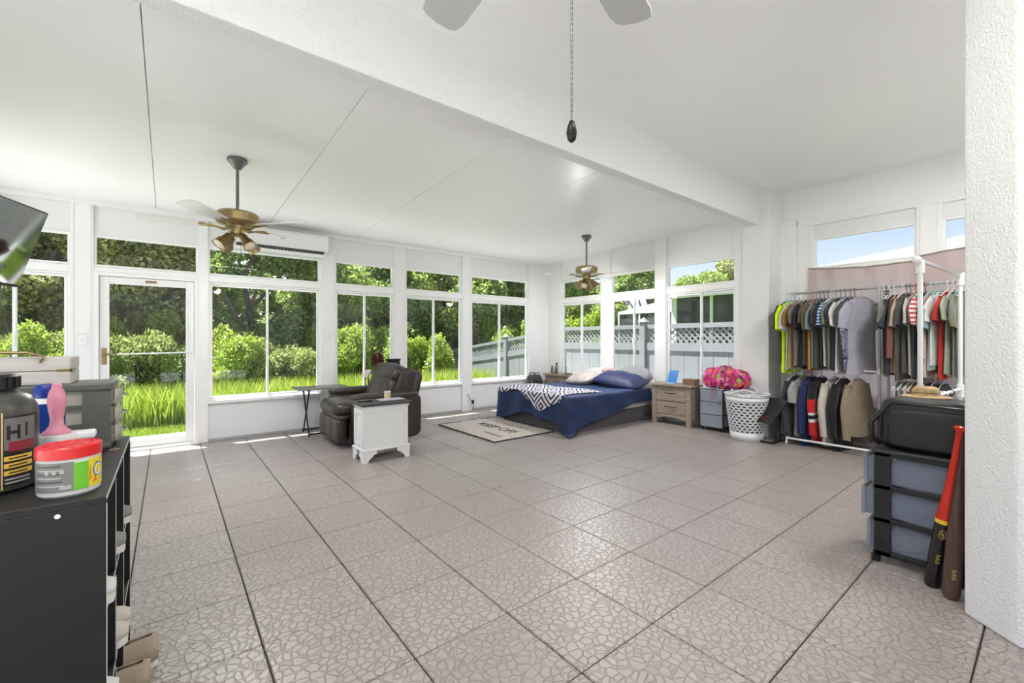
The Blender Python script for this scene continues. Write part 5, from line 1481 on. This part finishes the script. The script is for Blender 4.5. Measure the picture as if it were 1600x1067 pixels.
# ================================================================== clothes racks
RAILX, RAILZ, LOWZ = 6.05, 1.815, .90
RACKM = mat('grey_metal_tube', (.42, .40, .39), rough=.35, metal=.5)
RACKW = mat('white_coated_tube', (.80, .80, .80), rough=.3)
def rack(name, ya, yb, label, wheels=True):
    r = thing(name, label, 'clothes rack', (RAILX, (ya+yb)/2, 0))
    y0_, y1_ = ya-(ya+yb)/2, yb-(ya+yb)/2
    for y in (y0_, y1_):
        MB().cyl((0, y, .07), (0, y, RAILZ), .013, n=12).build('upright', RACKM, r, smooth=50)
        MB().cyl((-.24, y, .075), (.22, y, .075), .012, n=10).build('foot_bar', RACKW, r, smooth=50)
        MB().cyl((0, y, RAILZ-.03), (0, y, RAILZ+.02), .02, n=12).build('corner_joint', RACKM, r, smooth=50)
        MB().cyl((0, y, LOWZ-.03), (0, y, LOWZ+.03), .019, n=12).build('collar', RACKW, r, smooth=50)
        for x in (-.24, .22):
            MB().lathe([(.008, -.008), (.022, -.006), (.022, .006), (.008, .008)], 14, c=(x, y, .024), rot=Matrix.Rotation(PI/2, 3, 'X')).build('caster', RACKW, r, smooth=40)
            MB().cyl((x, y, .03), (x, y, .08), .009, n=8).build('caster_stem', RACKW, r, smooth=50)
    MB().cyl((0, y0_-.03, RAILZ), (0, y1_+.03, RAILZ), .0125, n=12).build('top_rail', RACKM, r, smooth=50)
    MB().cyl((0, y0_, LOWZ), (0, y1_, LOWZ), .0115, n=12).build('lower_rail', RACKW, r, smooth=50)
    MB().cyl((-.24, y0_, .075), (-.24, y1_, .075), .012, n=10).build('base_rail', RACKW, r, smooth=50)
    return r
YA, YBk = mY(1374, RAILX), 2.03
rack('clothes_rack', YA, YBk, 'grey metal clothes rack on white casters, left of two along the wall')
YC = mY(1388, RAILX)
rack('clothes_rack', .12, YC, 'grey metal clothes rack with white base, right of two along the wall')

CM = {}
def cm(c):
    if c not in CM: CM[c] = mat_cloth('garment_cloth', c, noise=.12, nscale=14)
    return CM[c]
def stripe_mat(name, c0, c1, scale, thr=.5, axis=2):
    m = mat_cloth(name, c0); t = m.node_tree; p = t.nodes['Principled BSDF']; N = t.nodes.new; L = t.links.new
    g = N('ShaderNodeNewGeometry'); s_ = N('ShaderNodeSeparateXYZ'); L(g.outputs['Position'], s_.inputs[0])
    a = N('ShaderNodeMath'); a.operation = 'MULTIPLY'; a.inputs[1].default_value = scale; L(s_.outputs[axis], a.inputs[0])
    f_ = N('ShaderNodeMath'); f_.operation = 'FRACT'; L(a.outputs[0], f_.inputs[0])
    gt = N('ShaderNodeMath'); gt.operation = 'GREATER_THAN'; gt.inputs[1].default_value = thr; L(f_.outputs[0], gt.inputs[0])
    mx = N('ShaderNodeMix'); mx.data_type = 'RGBA'; mx.inputs[6].default_value = (*c0, 1); mx.inputs[7].default_value = (*c1, 1)
    L(gt.outputs[0], mx.inputs['Factor']); L(mx.outputs[2], p.inputs['Base Color'])
    return m
def speck_mat(name, c0, c1, scale, lo=.5):
    m = mat_cloth(name, c0); t = m.node_tree; p = t.nodes['Principled BSDF']; N = t.nodes.new; L = t.links.new
    g = N('ShaderNodeNewGeometry'); v = N('ShaderNodeTexNoise'); v.inputs['Scale'].default_value = scale; v.inputs['Distortion'].default_value = 2; L(g.outputs['Position'], v.inputs['Vector'])
    cr = N('ShaderNodeValToRGB'); cr.color_ramp.interpolation = 'CONSTANT'; cr.color_ramp.elements[0].color = (*c0, 1); cr.color_ramp.elements[1].color = (*c1, 1); cr.color_ramp.elements[1].position = lo
    L(v.outputs['Fac'], cr.inputs[0]); L(cr.outputs[0], p.inputs['Base Color'])
    return m

HANG = {}
def hanger(x, y, z, rz, colr, label, group='hangers on the clothes racks'):
    if colr not in HANG:
        mb = MB()
        mb.tube([(.028, 0, -.002), (.03, 0, .012), (.018, 0, .027), (0, 0, .031), (-.018, 0, .024), (-.022, 0, .008), (-.010, 0, -.012), (0, 0, -.03), (0, 0, -.06)], .0032, 6)
        mb.tube([(0, 0, -.06), (.09, 0, -.085), (.19, 0, -.135), (.205, 0, -.15), (.19, 0, -.158), (0, 0, -.158), (-.19, 0, -.158), (-.205, 0, -.15), (-.19, 0, -.135), (-.09, 0, -.085)], .0045, 6, closed=True)
        HANG[colr] = mb.mesh('clothes_hanger', mat(colr+'_hanger', {'white': (.75, .74, .72), 'teal': (.16, .55, .50), 'black': (.02, .02, .02), 'grey': (.30, .29, .28), 'beige': (.55, .47, .40), 'red': (.55, .03, .03), 'pink': (.60, .40, .38), 'aqua': (.25, .58, .62)}[colr], rough=.35), 60)
    o = bpy.data.objects.new('clothes_hanger', HANG[colr]); COL.objects.link(o)
    o.location = (x, y, z-.015+.0); o.rotation_euler = (0, 0, rz)
    return tag(o, label, 'hanger', group)

def garment(name, y, mt_, label, cat, length=.80, sleeve='short', rz=0.0, w_=.215, th=.024, seed=0, z=RAILZ, smat=None, x=RAILX, tilt=0, group=None):
    rg = random.Random(seed*7+3)
    zt = -.105
    ph = [rg.random()*6 for _ in range(4)]
    rows = 18; n = 22; mb = MB(); base = []
    vsx = []; 
    for i in range(rows+1):
        t = i/rows
        zz = zt - length*t if t > .0 else zt
        if t < .12: hw = .075 + (w_-.075)*math.sin(t/.12*PI/2); zz = zt - .07*(t/.12)**1.3
        else:
            hw = w_*(1+.06*math.sin(ph[0]+t*3)) ; zz = zt-.07-(length-.07)*(t-.12)/.88
        ht = th*(.45 if t < .06 else .6+.7*t)
        for j in range(n):
            an = 2*PI*j/n; c_, s_ = math.cos(an), math.sin(an)
            f_ = 1+.35*t*math.sin(an*5+ph[1]+t*2)*(abs(s_))+.2*t*math.sin(an*9+ph[2])
            vsx.append((hw*math.copysign(abs(c_)**.7, c_)*(1+.02*math.sin(an*3+ph[3])), ht*math.copysign(abs(s_)**.8, s_)*f_ + .012*t*math.sin(c_*6+ph[2]), zz+.01*t*math.sin(an*2+ph[1])))
    fs_ = []
    for i in range(rows):
        for j in range(n): fs_.append((i*n+j, (i+1)*n+j, (i+1)*n+(j+1) % n, i*n+(j+1) % n))
    mb.add(vsx, fs_)
    o = mb.build(name, mt_, smooth=180)
    o.location = (x, y, z); o.rotation_euler = (0, tilt, rz)
    tag(o, label, cat, group)
    if sleeve:
        Ls = rg.uniform(.22, .31) if sleeve == 'short' else .60
        for s_ in (-1, 1):
            mb = MB(); k_ = 9; nn2 = 12; V_ = []
            for i in range(k_+1):
                t = i/k_
                px_ = s_*(w_-.03 + .085*min(1, t*2.2) - (.04*t if sleeve == 'long' else 0))
                pz_ = zt-.055-Ls*t
                a_ = (.085-.012*t) if sleeve == 'short' else (.075-.03*t)
                b_ = th*(1.0+.25*t) if sleeve == 'short' else th*1.15
                for j in range(nn2):
                    an = 2*PI*j/nn2
                    V_.append((px_+a_*math.cos(an)*(.55+.45*min(1, t*3)), b_*math.sin(an)*(1+.2*math.sin(an*3+ph[0]+t*4)) + .01*math.sin(ph[1]+t*3), pz_+.35*a_*math.cos(an)*s_*.6))
            F_ = [(i*nn2+j, (i+1)*nn2+j, (i+1)*nn2+(j+1) % nn2, i*nn2+(j+1) % nn2) for i in range(k_) for j in range(nn2)]
            F_.append(tuple(reversed(range(nn2))))
            mb.add(V_, F_); mb.build('sleeve', smat or mt_, o, smooth=180)
    mb = MB(); mb.tube([(.075*math.cos(a), .016*math.sin(a), zt+.004) for a in [2*PI*k/16 for k in range(16)]], .006, 6, closed=True)
    mb.build('collar', mt_, o, smooth=180)
    return o

ORDN = ['first', 'second', 'third', 'fourth', 'fifth', 'sixth', 'seventh', 'eighth', 'ninth', 'tenth', 'eleventh', 'twelfth', 'thirteenth', 'fourteenth', 'fifteenth', 'sixteenth', 'seventeenth', 'eighteenth', 'nineteenth', 'twentieth']
BLUS = stripe_mat('blue_white_stripe', (.04, .16, .42), (.62, .68, .74), 28, .62)
PAIS = speck_mat('navy_paisley', (.05, .06, .11), (.26, .28, .36), 34, .52)
NAVS = stripe_mat('navy_ribbed', (.012, .018, .07), (.03, .045, .15), 60, .5, 1)
RWS = stripe_mat('red_white_stripe', (.55, .05, .06), (.70, .66, .64), 22, .5)
def band_mat(name, stops):
    m = mat_cloth(name, stops[0][1]); t = m.node_tree; p = t.nodes['Principled BSDF']; N = t.nodes.new; L = t.links.new
    g = N('ShaderNodeNewGeometry'); s_ = N('ShaderNodeSeparateXYZ'); L(g.outputs['Position'], s_.inputs[0])
    cr = N('ShaderNodeValToRGB'); cr.color_ramp.interpolation = 'CONSTANT'; e = cr.color_ramp.elements
    e[0].position = 0; e[0].color = (*stops[0][1], 1); e[1].position = stops[1][0]; e[1].color = (*stops[1][1], 1)
    for z_, c_ in stops[2:]:
        q = e.new(z_); q.color = (*c_, 1)
    L(s_.outputs[2], cr.inputs[0]); L(cr.outputs[0], p.inputs['Base Color'])
    return m
TRK = band_mat('red_black_track_cloth', [(0, (.55, .015, .02)), (.30, (.70, .68, .66)), (.335, (.015, .015, .017)), (.38, (.70, .68, .66)), (.41, (.55, .015, .02)), (.56, (.015, .015, .017))])
# (picture column of the hook, colour word, material, garment, sleeve, length, hanger, sleeve material)
UP1 = [
 (1231, 'dark grey', cm((.07, .07, .07)), 't-shirt', 'short', .74, 'teal', None),
 (1236, 'neon yellow', cm((.58, .80, .01)), 't-shirt', 'short', .86, 'teal', None),
 (1243, 'pale grey', cm((.52, .53, .52)), 't-shirt', 'short', .82, 'teal', None),
 (1249, 'tan', cm((.34, .22, .12)), 'shirt', 'short', .80, 'grey', cm((.26, .13, .03))),
 (1256, 'olive grey', cm((.15, .14, .12)), 't-shirt', 'short', .78, 'beige', None),
 (1263, 'black', cm((.018, .018, .02)), 'polo shirt', 'short', .80, 'beige', None),
 (1270, 'dark taupe', cm((.10, .08, .065)), 't-shirt', 'short', .76, 'grey', None),
 (1276, 'amber', cm((.38, .18, .02)), 't-shirt', 'short', .82, 'grey', cm((.12, .09, .05))),
 (1282, 'grey-teal', cm((.17, .23, .22)), 't-shirt', 'short', .78, 'black', None),
 (1288, 'charcoal', cm((.06, .06, .062)), 't-shirt', 'short', .79, 'black', None),
 (1294, 'brown-black', cm((.035, .028, .024)), 't-shirt', 'short', .77, 'black', None),
 (1300, 'sage', cm((.38, .44, .40)), 't-shirt with blue-striped sleeves', 'short', .76, 'white', BLUS),
 (1307, 'olive', cm((.17, .18, .11)), 't-shirt', 'short', .78, 'grey', None),
 (1314, 'navy', cm((.025, .035, .07)), 't-shirt', 'short', .80, 'black', None),
 (1321, 'cream', cm((.56, .53, .47)), 'baseball shirt', 'short', .84, 'black', None),
 (1329, 'dark slate', cm((.05, .055, .07)), 't-shirt', 'short', .80, 'black', None),
 (1336, 'navy paisley', PAIS, 'shirt', 'long', .80, 'black', None),
 (1347, 'lilac-grey', cm((.33, .32, .37)), 't-shirt', 'short', .84, 'pink', None),
]
for k, (px, cw, m_, kind, sl, ln, hc, sm) in enumerate(UP1):
    y = mY(px, RAILX)
    rz = -math.radians([9, 10, 9, 9, 8, 8, 8, 7, 7, 7, 8, 9, 8, 8, 10, 9, 10, 24][k])
    lab = '%s %s, %s from left on the left rack upper rail' % (cw, kind, ORDN[k])
    hanger(RAILX, y, RAILZ, rz, hc, '%s hanger of the %s %s on the left rack' % (hc, cw, kind.split(' with')[0]))
    garment('hanging_'+kind.split(' with')[0].replace('-', '_').replace(' ', '_'), y, m_, lab, 'clothing', ln, sl, rz, seed=k, smat=sm, th=.017 if k < 17 else .026, group='clothes on the left rack')
LO1 = [
 (1243, 'dark grey', cm((.055, .055, .06)), 'hoodie', 'long', .72, 'white', None),
 (1256, 'heather grey', cm((.30, .29, .28)), 'sweatshirt', 'short', .70, 'grey', None),
 (1269, 'ribbed navy', NAVS, 'puffer jacket', 'long', .80, 'black', None),
 (1284, 'black and red', TRK, 'track top', 'long', .74, 'black', TRK),
 (1304, 'cream', cm((.52, .48, .42)), 'fleece sweater', 'long', .76, 'beige', None),
 (1318, 'black', cm((.02, .018, .018)), 'coat', 'long', .80, 'beige', None),
 (1340, 'khaki', cm((.27, .21, .14)), 'jacket', 'long', .62, 'pink', None),
]
for k, (px, cw, m_, kind, sl, ln, hc, sm) in enumerate(LO1):
    y = mY(px, RAILX); rz = -math.radians([9, 10, 10, 10, 13, 10, 13][k])
    hanger(RAILX, y, LOWZ, rz, hc, '%s hanger of the %s %s on the lower rail' % (hc, cw, kind))
    garment('hanging_'+kind.replace(' ', '_'), y, m_, '%s %s on the lower rail of the left rack' % (cw, kind), 'clothing', ln, sl, rz, w_=.20, seed=40+k, smat=sm, th=.030, z=LOWZ, group='clothes on the left rack')
UP2 = [
 (1391, 'olive grey', cm((.16, .155, .13)), 't-shirt', 'short', .82, 'white', None),
 (1398, 'dark navy', cm((.035, .04, .055)), 't-shirt', 'short', .84, 'white', None),
 (1405, 'maroon', cm((.19, .07, .055)), 'shirt', 'long', .80, 'beige', None),
 (1411, 'beige', cm((.36, .30, .22)), 't-shirt', 'short', .80, 'white', None),
 (1417, 'dark olive', cm((.09, .085, .07)), 'shirt', 'short', .88, 'black', None),
 (1423, 'charcoal', cm((.06, .06, .06)), 't-shirt', 'short', .80, 'black', None),
 (1431, 'stone', cm((.42, .40, .34)), 't-shirt', 'short', .82, 'red', None),
 (1438, 'dark taupe', cm((.11, .10, .09)), 't-shirt', 'short', .84, 'white', None),
 (1446, 'black', cm((.02, .02, .02)), 't-shirt', 'short', .82, 'black', RWS),
 (1455, 'pale pink', cm((.50, .36, .31)), 'shirt', 'long', .84, 'aqua', None),
 (1463, 'teal', cm((.22, .34, .33)), 't-shirt', 'short', .76, 'aqua', None),
 (1471, 'white', cm((.60, .59, .56)), 't-shirt', 'short', .72, 'aqua', None),
 (1481, 'red', cm((.42, .03, .02)), 'shirt', 'short', .84, 'white', None),
 (1490, 'sage green', cm((.30, .33, .24)), 't-shirt', 'short', .80, 'white', None),
 (1499, 'grey-green', cm((.17, .19, .17)), 't-shirt', 'short', .82, 'aqua', None),
 (1508, 'olive', cm((.16, .16, .09)), 't-shirt', 'short', .80, 'white', None),
]
for k, (px, cw, m_, kind, sl, ln, hc, sm) in enumerate(UP2):
    y = mY(px, RAILX); rz = -math.radians(6 + (k*5) % 7)
    hanger(RAILX, y, RAILZ, rz, hc, '%s hanger of the %s %s on the right rack' % (hc, cw, kind))
    garment('hanging_'+kind.replace('-', '_'), y, m_, '%s %s, %s from left on the upper rail of the right rack' % (cw, kind, ORDN[k]), 'clothing', ln, sl, rz, seed=70+k, smat=sm, th=.016, group='clothes on the right rack')
LO2 = [(1408, 'pale sage', (.40, .42, .36)), (1416, 'grey', (.22, .22, .22)), (1424, 'cream', (.50, .46, .38)), (1432, 'brown', (.18, .09, .06)), (1440, 'dark navy', (.02, .025, .05)), (1450, 'black', (.018, .018, .018)), (1462, 'grey-green', (.15, .17, .15)), (1476, 'charcoal', (.05, .05, .05))]
for k, (px, cw, c_) in enumerate(LO2):
    y = mY(px, RAILX); rz = -math.radians(10)
    hanger(RAILX, y, LOWZ, rz, 'white', 'white hanger of the %s trousers on the lower right rail' % cw)
    garment('hanging_trousers', y, cm(c_), '%s trousers on the lower rail of the right rack' % cw, 'clothing', .72, None, rz, w_=.18, seed=90+k, th=.022, z=LOWZ, group='clothes on the right rack')
# black spiral cascade hook at the end of the right rail
sp = MB()
for k in range(6): sp.tube([(RAILX-.03, YC+.012+.0*k+.03*math.cos(a), RAILZ-.05-.028*k+.004*math.sin(a)) for a in [PI*2*j/12 for j in range(12)]], .003, 5, closed=True)
sp.tube([(RAILX-.03, YC+.012, RAILZ+.012), (RAILX-.03, YC+.012, RAILZ-.2)], .003, 6)
tag(sp.build('cascade_hook', BLACKM, smooth=60), 'black wire cascading hook hanging between the two clothes racks', 'hook')

# pink sheet over the windows behind the racks
SHEET = mat_cloth('pinkish_sheet', (.80, .67, .66), tl=.68, noise=.05)
sht = thing('window_sheet', 'dusty pink bed sheet hung over the windows behind the clothes racks', 'sheet', (XR-.06, 1.0, 0))
def shf(u, v):
    y = 1.98 - 2.2*u
    top = 2.15 - .05*math.sin(PI*min(1, u/.62)) + .0*u
    if u > .46: top = 2.15 + .05*math.sin(PI*(u-.46)/.54)
    z = .04 + (top-.04)*v
    yy = y + (.09*(1-v)*(1 if u < .05 else .4)) 
    x = .0 - .02*math.sin(u*34+v*2)*(1-.5*v) - .012*math.sin(u*71+v*5)
    return (x, yy-1.0, z)
MB().grid(shf, 90, 30).build('sheet', SHEET, sht, smooth=180)
mb = MB(); mb.tube([Vector(shf(k/60, 1.0)) + Vector((-.004, 0, 0)) for k in range(61)], .010, 6); mb.build('hem', mat_cloth('taupe_hem', (.30, .25, .23)), sht, smooth=60)

# white garment rack in front
P1, P2 = Vector((3.80, .557, 0)), Vector((4.876, .482, 0))
wr = thing('garment_rack', 'white garment rack with chrome top bar in front of the right clothes rack', 'clothes rack', (4.34, .52, 0))
c0 = Vector((4.34, .52, 0)); a_, b_ = P1-c0, P2-c0
ZR = 1.757
for p in (a_, b_):
    MB().cyl((p.x, p.y, .05), (p.x, p.y, ZR), .0135, n=14).build('upright', RACKW, wr, smooth=50)
    MB().cyl((p.x, p.y, ZR-.08), (p.x, p.y, ZR+.005), .022, n=14).build('joint', RACKW, wr, smooth=50)
    MB().cyl((p.x, p.y, .80), (p.x, p.y, .90), .023, n=14).build('collar', RACKW, wr, smooth=50)
    MB().cyl((p.x, p.y-.22, .05), (p.x, p.y+.22, .05), .014, n=10).build('foot_bar', RACKW, wr, smooth=50)
    for y in (-.22, .22): MB().lathe([(.008, -.009), (.025, -.007), (.025, .007), (.008, .009)], 14, c=(p.x, p.y+y, .026), rot=Matrix.Rotation(PI/2, 3, 'Y')).build('caster', RACKW, wr, smooth=40)
dv_ = (b_-a_).normalized()
MB().cyl(a_-dv_*.05+Vector((0, 0, ZR)), b_+dv_*.03+Vector((0, 0, ZR)), .0125, n=14).build('top_bar', CHROME, wr, smooth=50)
for p, s_ in ((a_, -1), (b_, 1)): MB().sq(tuple(p+dv_*.065*s_+Vector((0, 0, ZR))), (.024, .024, .024), 1, 1, nu=14, nv=10).build('end_cap', RACKW, wr, smooth=180)
MB().cyl(a_+Vector((0, 0, .86)), b_+Vector((0, 0, .86)), .0115, n=12).build('middle_bar', RACKW, wr, smooth=50)
for k, (t, hc, cw) in enumerate([(.18, 'white', 'nearest the left upright'), (.38, 'red', 'only red one'), (.55, 'white', 'right of the red hanger'), (.72, 'black', 'only black one')]):
    p = P1 + (P2-P1)*t
    hanger(p.x, p.y, .86, 1.15+.1*k, hc, 'empty %s hanger on the middle bar of the white rack, %s' % (hc, cw), 'empty hangers on the white rack')

# ================================================================== black drawer cart, bag, bats
FROS = mat('frosted_drawer_plastic', (.24, .28, .36), rough=.2, alpha=.5)
ct = thing('storage_cart', 'black framed storage cart with three frosted drawers beside the stucco wall end', 'drawer unit', (3.30, .47, 0))
# world extents X 3.12..3.48 , Y .29..0.65 ; drawers open towards +Y
cx, cy, chh = .18, .18, .62
for (sx_, sy_) in ((-1, -1), (1, -1), (1, 1), (-1, 1)):
    wy = .075 if sy_ > 0 else .04
    MB().box(sx_*cx-.012*(sx_ > 0), sx_*cx+.012*(sx_ < 0), sy_*cy-wy*(sy_ > 0), sy_*cy+wy*(sy_ < 0), .045, chh).build('corner_post', BLACK, ct, bev=.004)
    MB().lathe([(.008, 0), (.022, .004), (.022, .034), (.008, .038), (.008, .05)], 14, c=(sx_*(cx-.025), sy_*(cy-.005), 0)).build('caster', BLACK, ct, smooth=40)
for k in range(4):
    z = .045+.184*k
    for s_ in (-1, 1): MB().box(s_*cx-.02*(s_ > 0), s_*cx+.02*(s_ < 0), -cy, cy+.004, z, z+.028).build('side_rail', BLACK, ct, bev=.004)
    MB().box(-cx, cx, -cy, -cy+.02, z, z+.028).build('back_rail', BLACK, ct, bev=.004)
MB().box(-cx-.008, cx+.008, -cy-.005, cy+.012, chh-.002, chh+.018).build('top', mat('black_top_panel', (.03, .03, .033), rough=.3), ct, bev=.006)
for k in range(3):
    z0_ = .076+.184*k; z1_ = z0_+.148; out_ = [.02, .045, .035][k]
    mb = MB()
    mb.box(-cx+.022, -cx+.026, -cy+.03, cy+out_, z0_, z1_); mb.box(cx-.026, cx-.022, -cy+.03, cy+out_, z0_, z1_)
    mb.box(-cx+.022, cx-.022, -cy+.03, cy+out_, z0_, z0_+.004); mb.box(-cx+.022, cx-.022, -cy+.03, -cy+.034, z0_, z1_)
    dr = mb.build('drawer', FROS, ct)
    MB().box(-cx+.002, cx-.002, cy+out_-.004, cy+out_+.012, z0_-.004, z1_+.008).build('drawer_front', FROS, dr, bev=.005)
    MB().box(-.06, .06, cy+out_+.012, cy+out_+.026, z1_-.035, z1_-.02).build('pull', FROS, dr, bev=.004)
    def lump2(p): return Vector((p.x, p.y, p.z+.014*math.sin(p.x*40+p.y*30+k)))
    MB().sq((0, .0, z0_+.045), (cx-.045, cy-.05, .04+.006*k), .5, .4, fn=lump2).build('folded_contents', mat_cloth('cart_cloth_%d' % k, [(.42, .38, .34), (.12, .15, .22), (.20, .23, .30)][k], noise=.35), dr, smooth=180)

BPK = mat('black_bag_nylon', (.014, .0135, .013), rough=.5, bump=.3, bscale=16, bdist=.015)
bp = thing('backpack', 'black backpack lying on its side on the storage cart', 'backpack', (3.30, .43, chh+.019))
def bpf(p): return Vector((p.x, p.y*(1-.10*max(0, p.z)/.14)+.0, p.z+.006*math.sin(p.y*20+p.x*15)))
MB().sq((0, 0, .142), (.145, .225, .142), .28, .3, fn=bpf, nu=48, nv=24).build('body', BPK, bp, smooth=180)
MB().sq((-.135, -.01, .125), (.03, .175, .105), .3, .3).build('front_pocket', BPK, bp, smooth=180)
MB().tube([(-.142, -.20, .05), (-.146, -.195, .20), (-.146, -.15, .255), (-.146, .15, .262), (-.146, .195, .20), (-.142, .2, .06)], .005, 6).build('zip', mat('black_zip', (.008, .008, .008), rough=.3), bp, smooth=60)
MB().tube([(-.10, .205, .2), (-.13, .245, .14), (-.13, .24, .04), (-.10, .21, .02)], .014, 6).build('shoulder_strap', BPK, bp, smooth=60)
MB().tube([(-.15, -.12, .2), (-.17, -.10, .16), (-.165, -.13, .11)], .006, 6).build('zip_pull', BLACK, bp, smooth=60)
MB().tube([(-.05, .215, .04), (-.06, .27, .03), (-.02, .28, .012), (.03, .24, .014)], .012, 6).build('loose_strap', BPK, bp, smooth=60)
hat = thing('straw_hat', 'tan woven hat lying on the black backpack', 'hat', (3.37, .47, .925), .3)
hat.scale = (.72, .72, .85)
HATM = mat('straw', (.42, .30, .15), rough=.9, noise=.35, nscale=45, bump=.6, bscale=120, bdist=.004)
MB().lathe([(.155, .0), (.15, .006), (.085, .012), (.08, .05), (.06, .068), (.01, .072)], 32, sx=.8, sy=1).build('crown_and_brim', HATM, hat, smooth=50)
MB().lathe([(.0845, .014), (.0825, .032)], 32, sx=.8, sy=1, caps=False).build('hat_band', mat('brown_band', (.14, .08, .04), rough=.7), hat, smooth=60)

def bat(p0, p1, name, label, cb, ch, band, emblem):
    p0, p1 = Vector(p0), Vector(p1); d = (p1-p0); Lb = d.length; R_ = Vector((0, 0, 1)).rotation_difference(d.normalized()).to_matrix()
    r = thing('baseball_bat', label, 'bat', p0, group='baseball bats')
    pr_ = [(.018, 0), (.029, .006), (.033, .03), (.0335, .20), (.032, .30), (.026, .42), (.019, .52), (.014, .64), (.0125, .76), (.0135, Lb-.03), (.022, Lb-.016), (.023, Lb-.006), (.014, Lb)]
    if band: 
        cut = .34; lo = [q for q in pr_ if q[1] < cut]+[(.031, cut)]; hi = [(.031, cut+.02)]+[q for q in pr_ if q[1] > cut+.02]
        MB().lathe(lo, 24, rot=R_).build('barrel', cb, r, smooth=50); MB().lathe(hi, 24, rot=R_).build('handle', ch, r, smooth=50)
        MB().lathe([(.0312, cut), (.0312, cut+.02)], 24, rot=R_).build('band', band, r, smooth=50)
    else:
        MB().lathe([q for q in pr_ if q[1] < .53], 24, rot=R_).build('barrel', cb, r, smooth=50); MB().lathe([q for q in pr_ if q[1] > .5], 24, rot=R_).build('handle', ch, r, smooth=50)
    # gold print facing the room
    f_ = Vector((-1, -.25, 0)); f_ = (f_ - d.normalized()*f_.dot(d.normalized())).normalized(); s_ = d.normalized().cross(f_)
    MR = Matrix((s_, d.normalized(), f_)).transposed()
    for (zz, shp) in emblem:
        c_ = d.normalized()*zz + f_*.0338
        mb = MB()
        if shp == 'oval':
            mb.tube([c_ + s_*.012*math.cos(a) + d.normalized()*.022*math.sin(a) for a in [2*PI*k/18 for k in range(18)]], .0012, 4, closed=True)
            for q in (-.006, .006): mb.bar(c_+s_*.006-d.normalized()*(.010-q), c_-s_*.006+d.normalized()*(.010+q), .003, .001, up=f_)
        else:
            for k in range(5): mb.bar(c_+d.normalized()*(-.02+.01*k)-s_*.008, c_+d.normalized()*(-.018+.01*k)+s_*(.008-.004*(k % 2)), .004, .001, up=f_)
        mb.build('gold_print', mat('gold_foil', (.55, .38, .10), rough=.35, metal=.4), r)
    return r
bat((3.035, .402, .0), (3.012, .297, .83), 'bat', 'black barrel baseball bat with red handle and yellow band', mat('black_lacquer', (.012, .011, .010), rough=.15), mat('red_lacquer', (.55, .025, .012), rough=.2), mat('yellow_lacquer', (.75, .50, .03), rough=.25), [(.29, 'oval'), (.16, 'script')])
bat((2.965, .325, .0), (3.045, .292, .82), 'bat', 'dark brown wooden baseball bat half hidden by the stucco wall end', mat_wood('dark_bat_wood', (.055, .028, .02), (.10, .055, .04), (10, 10, 1.2), .3), mat_wood('dark_bat_wood2', (.05, .026, .02), (.09, .05, .04), (10, 10, 1.2), .3), None, [(.12, 'script')])
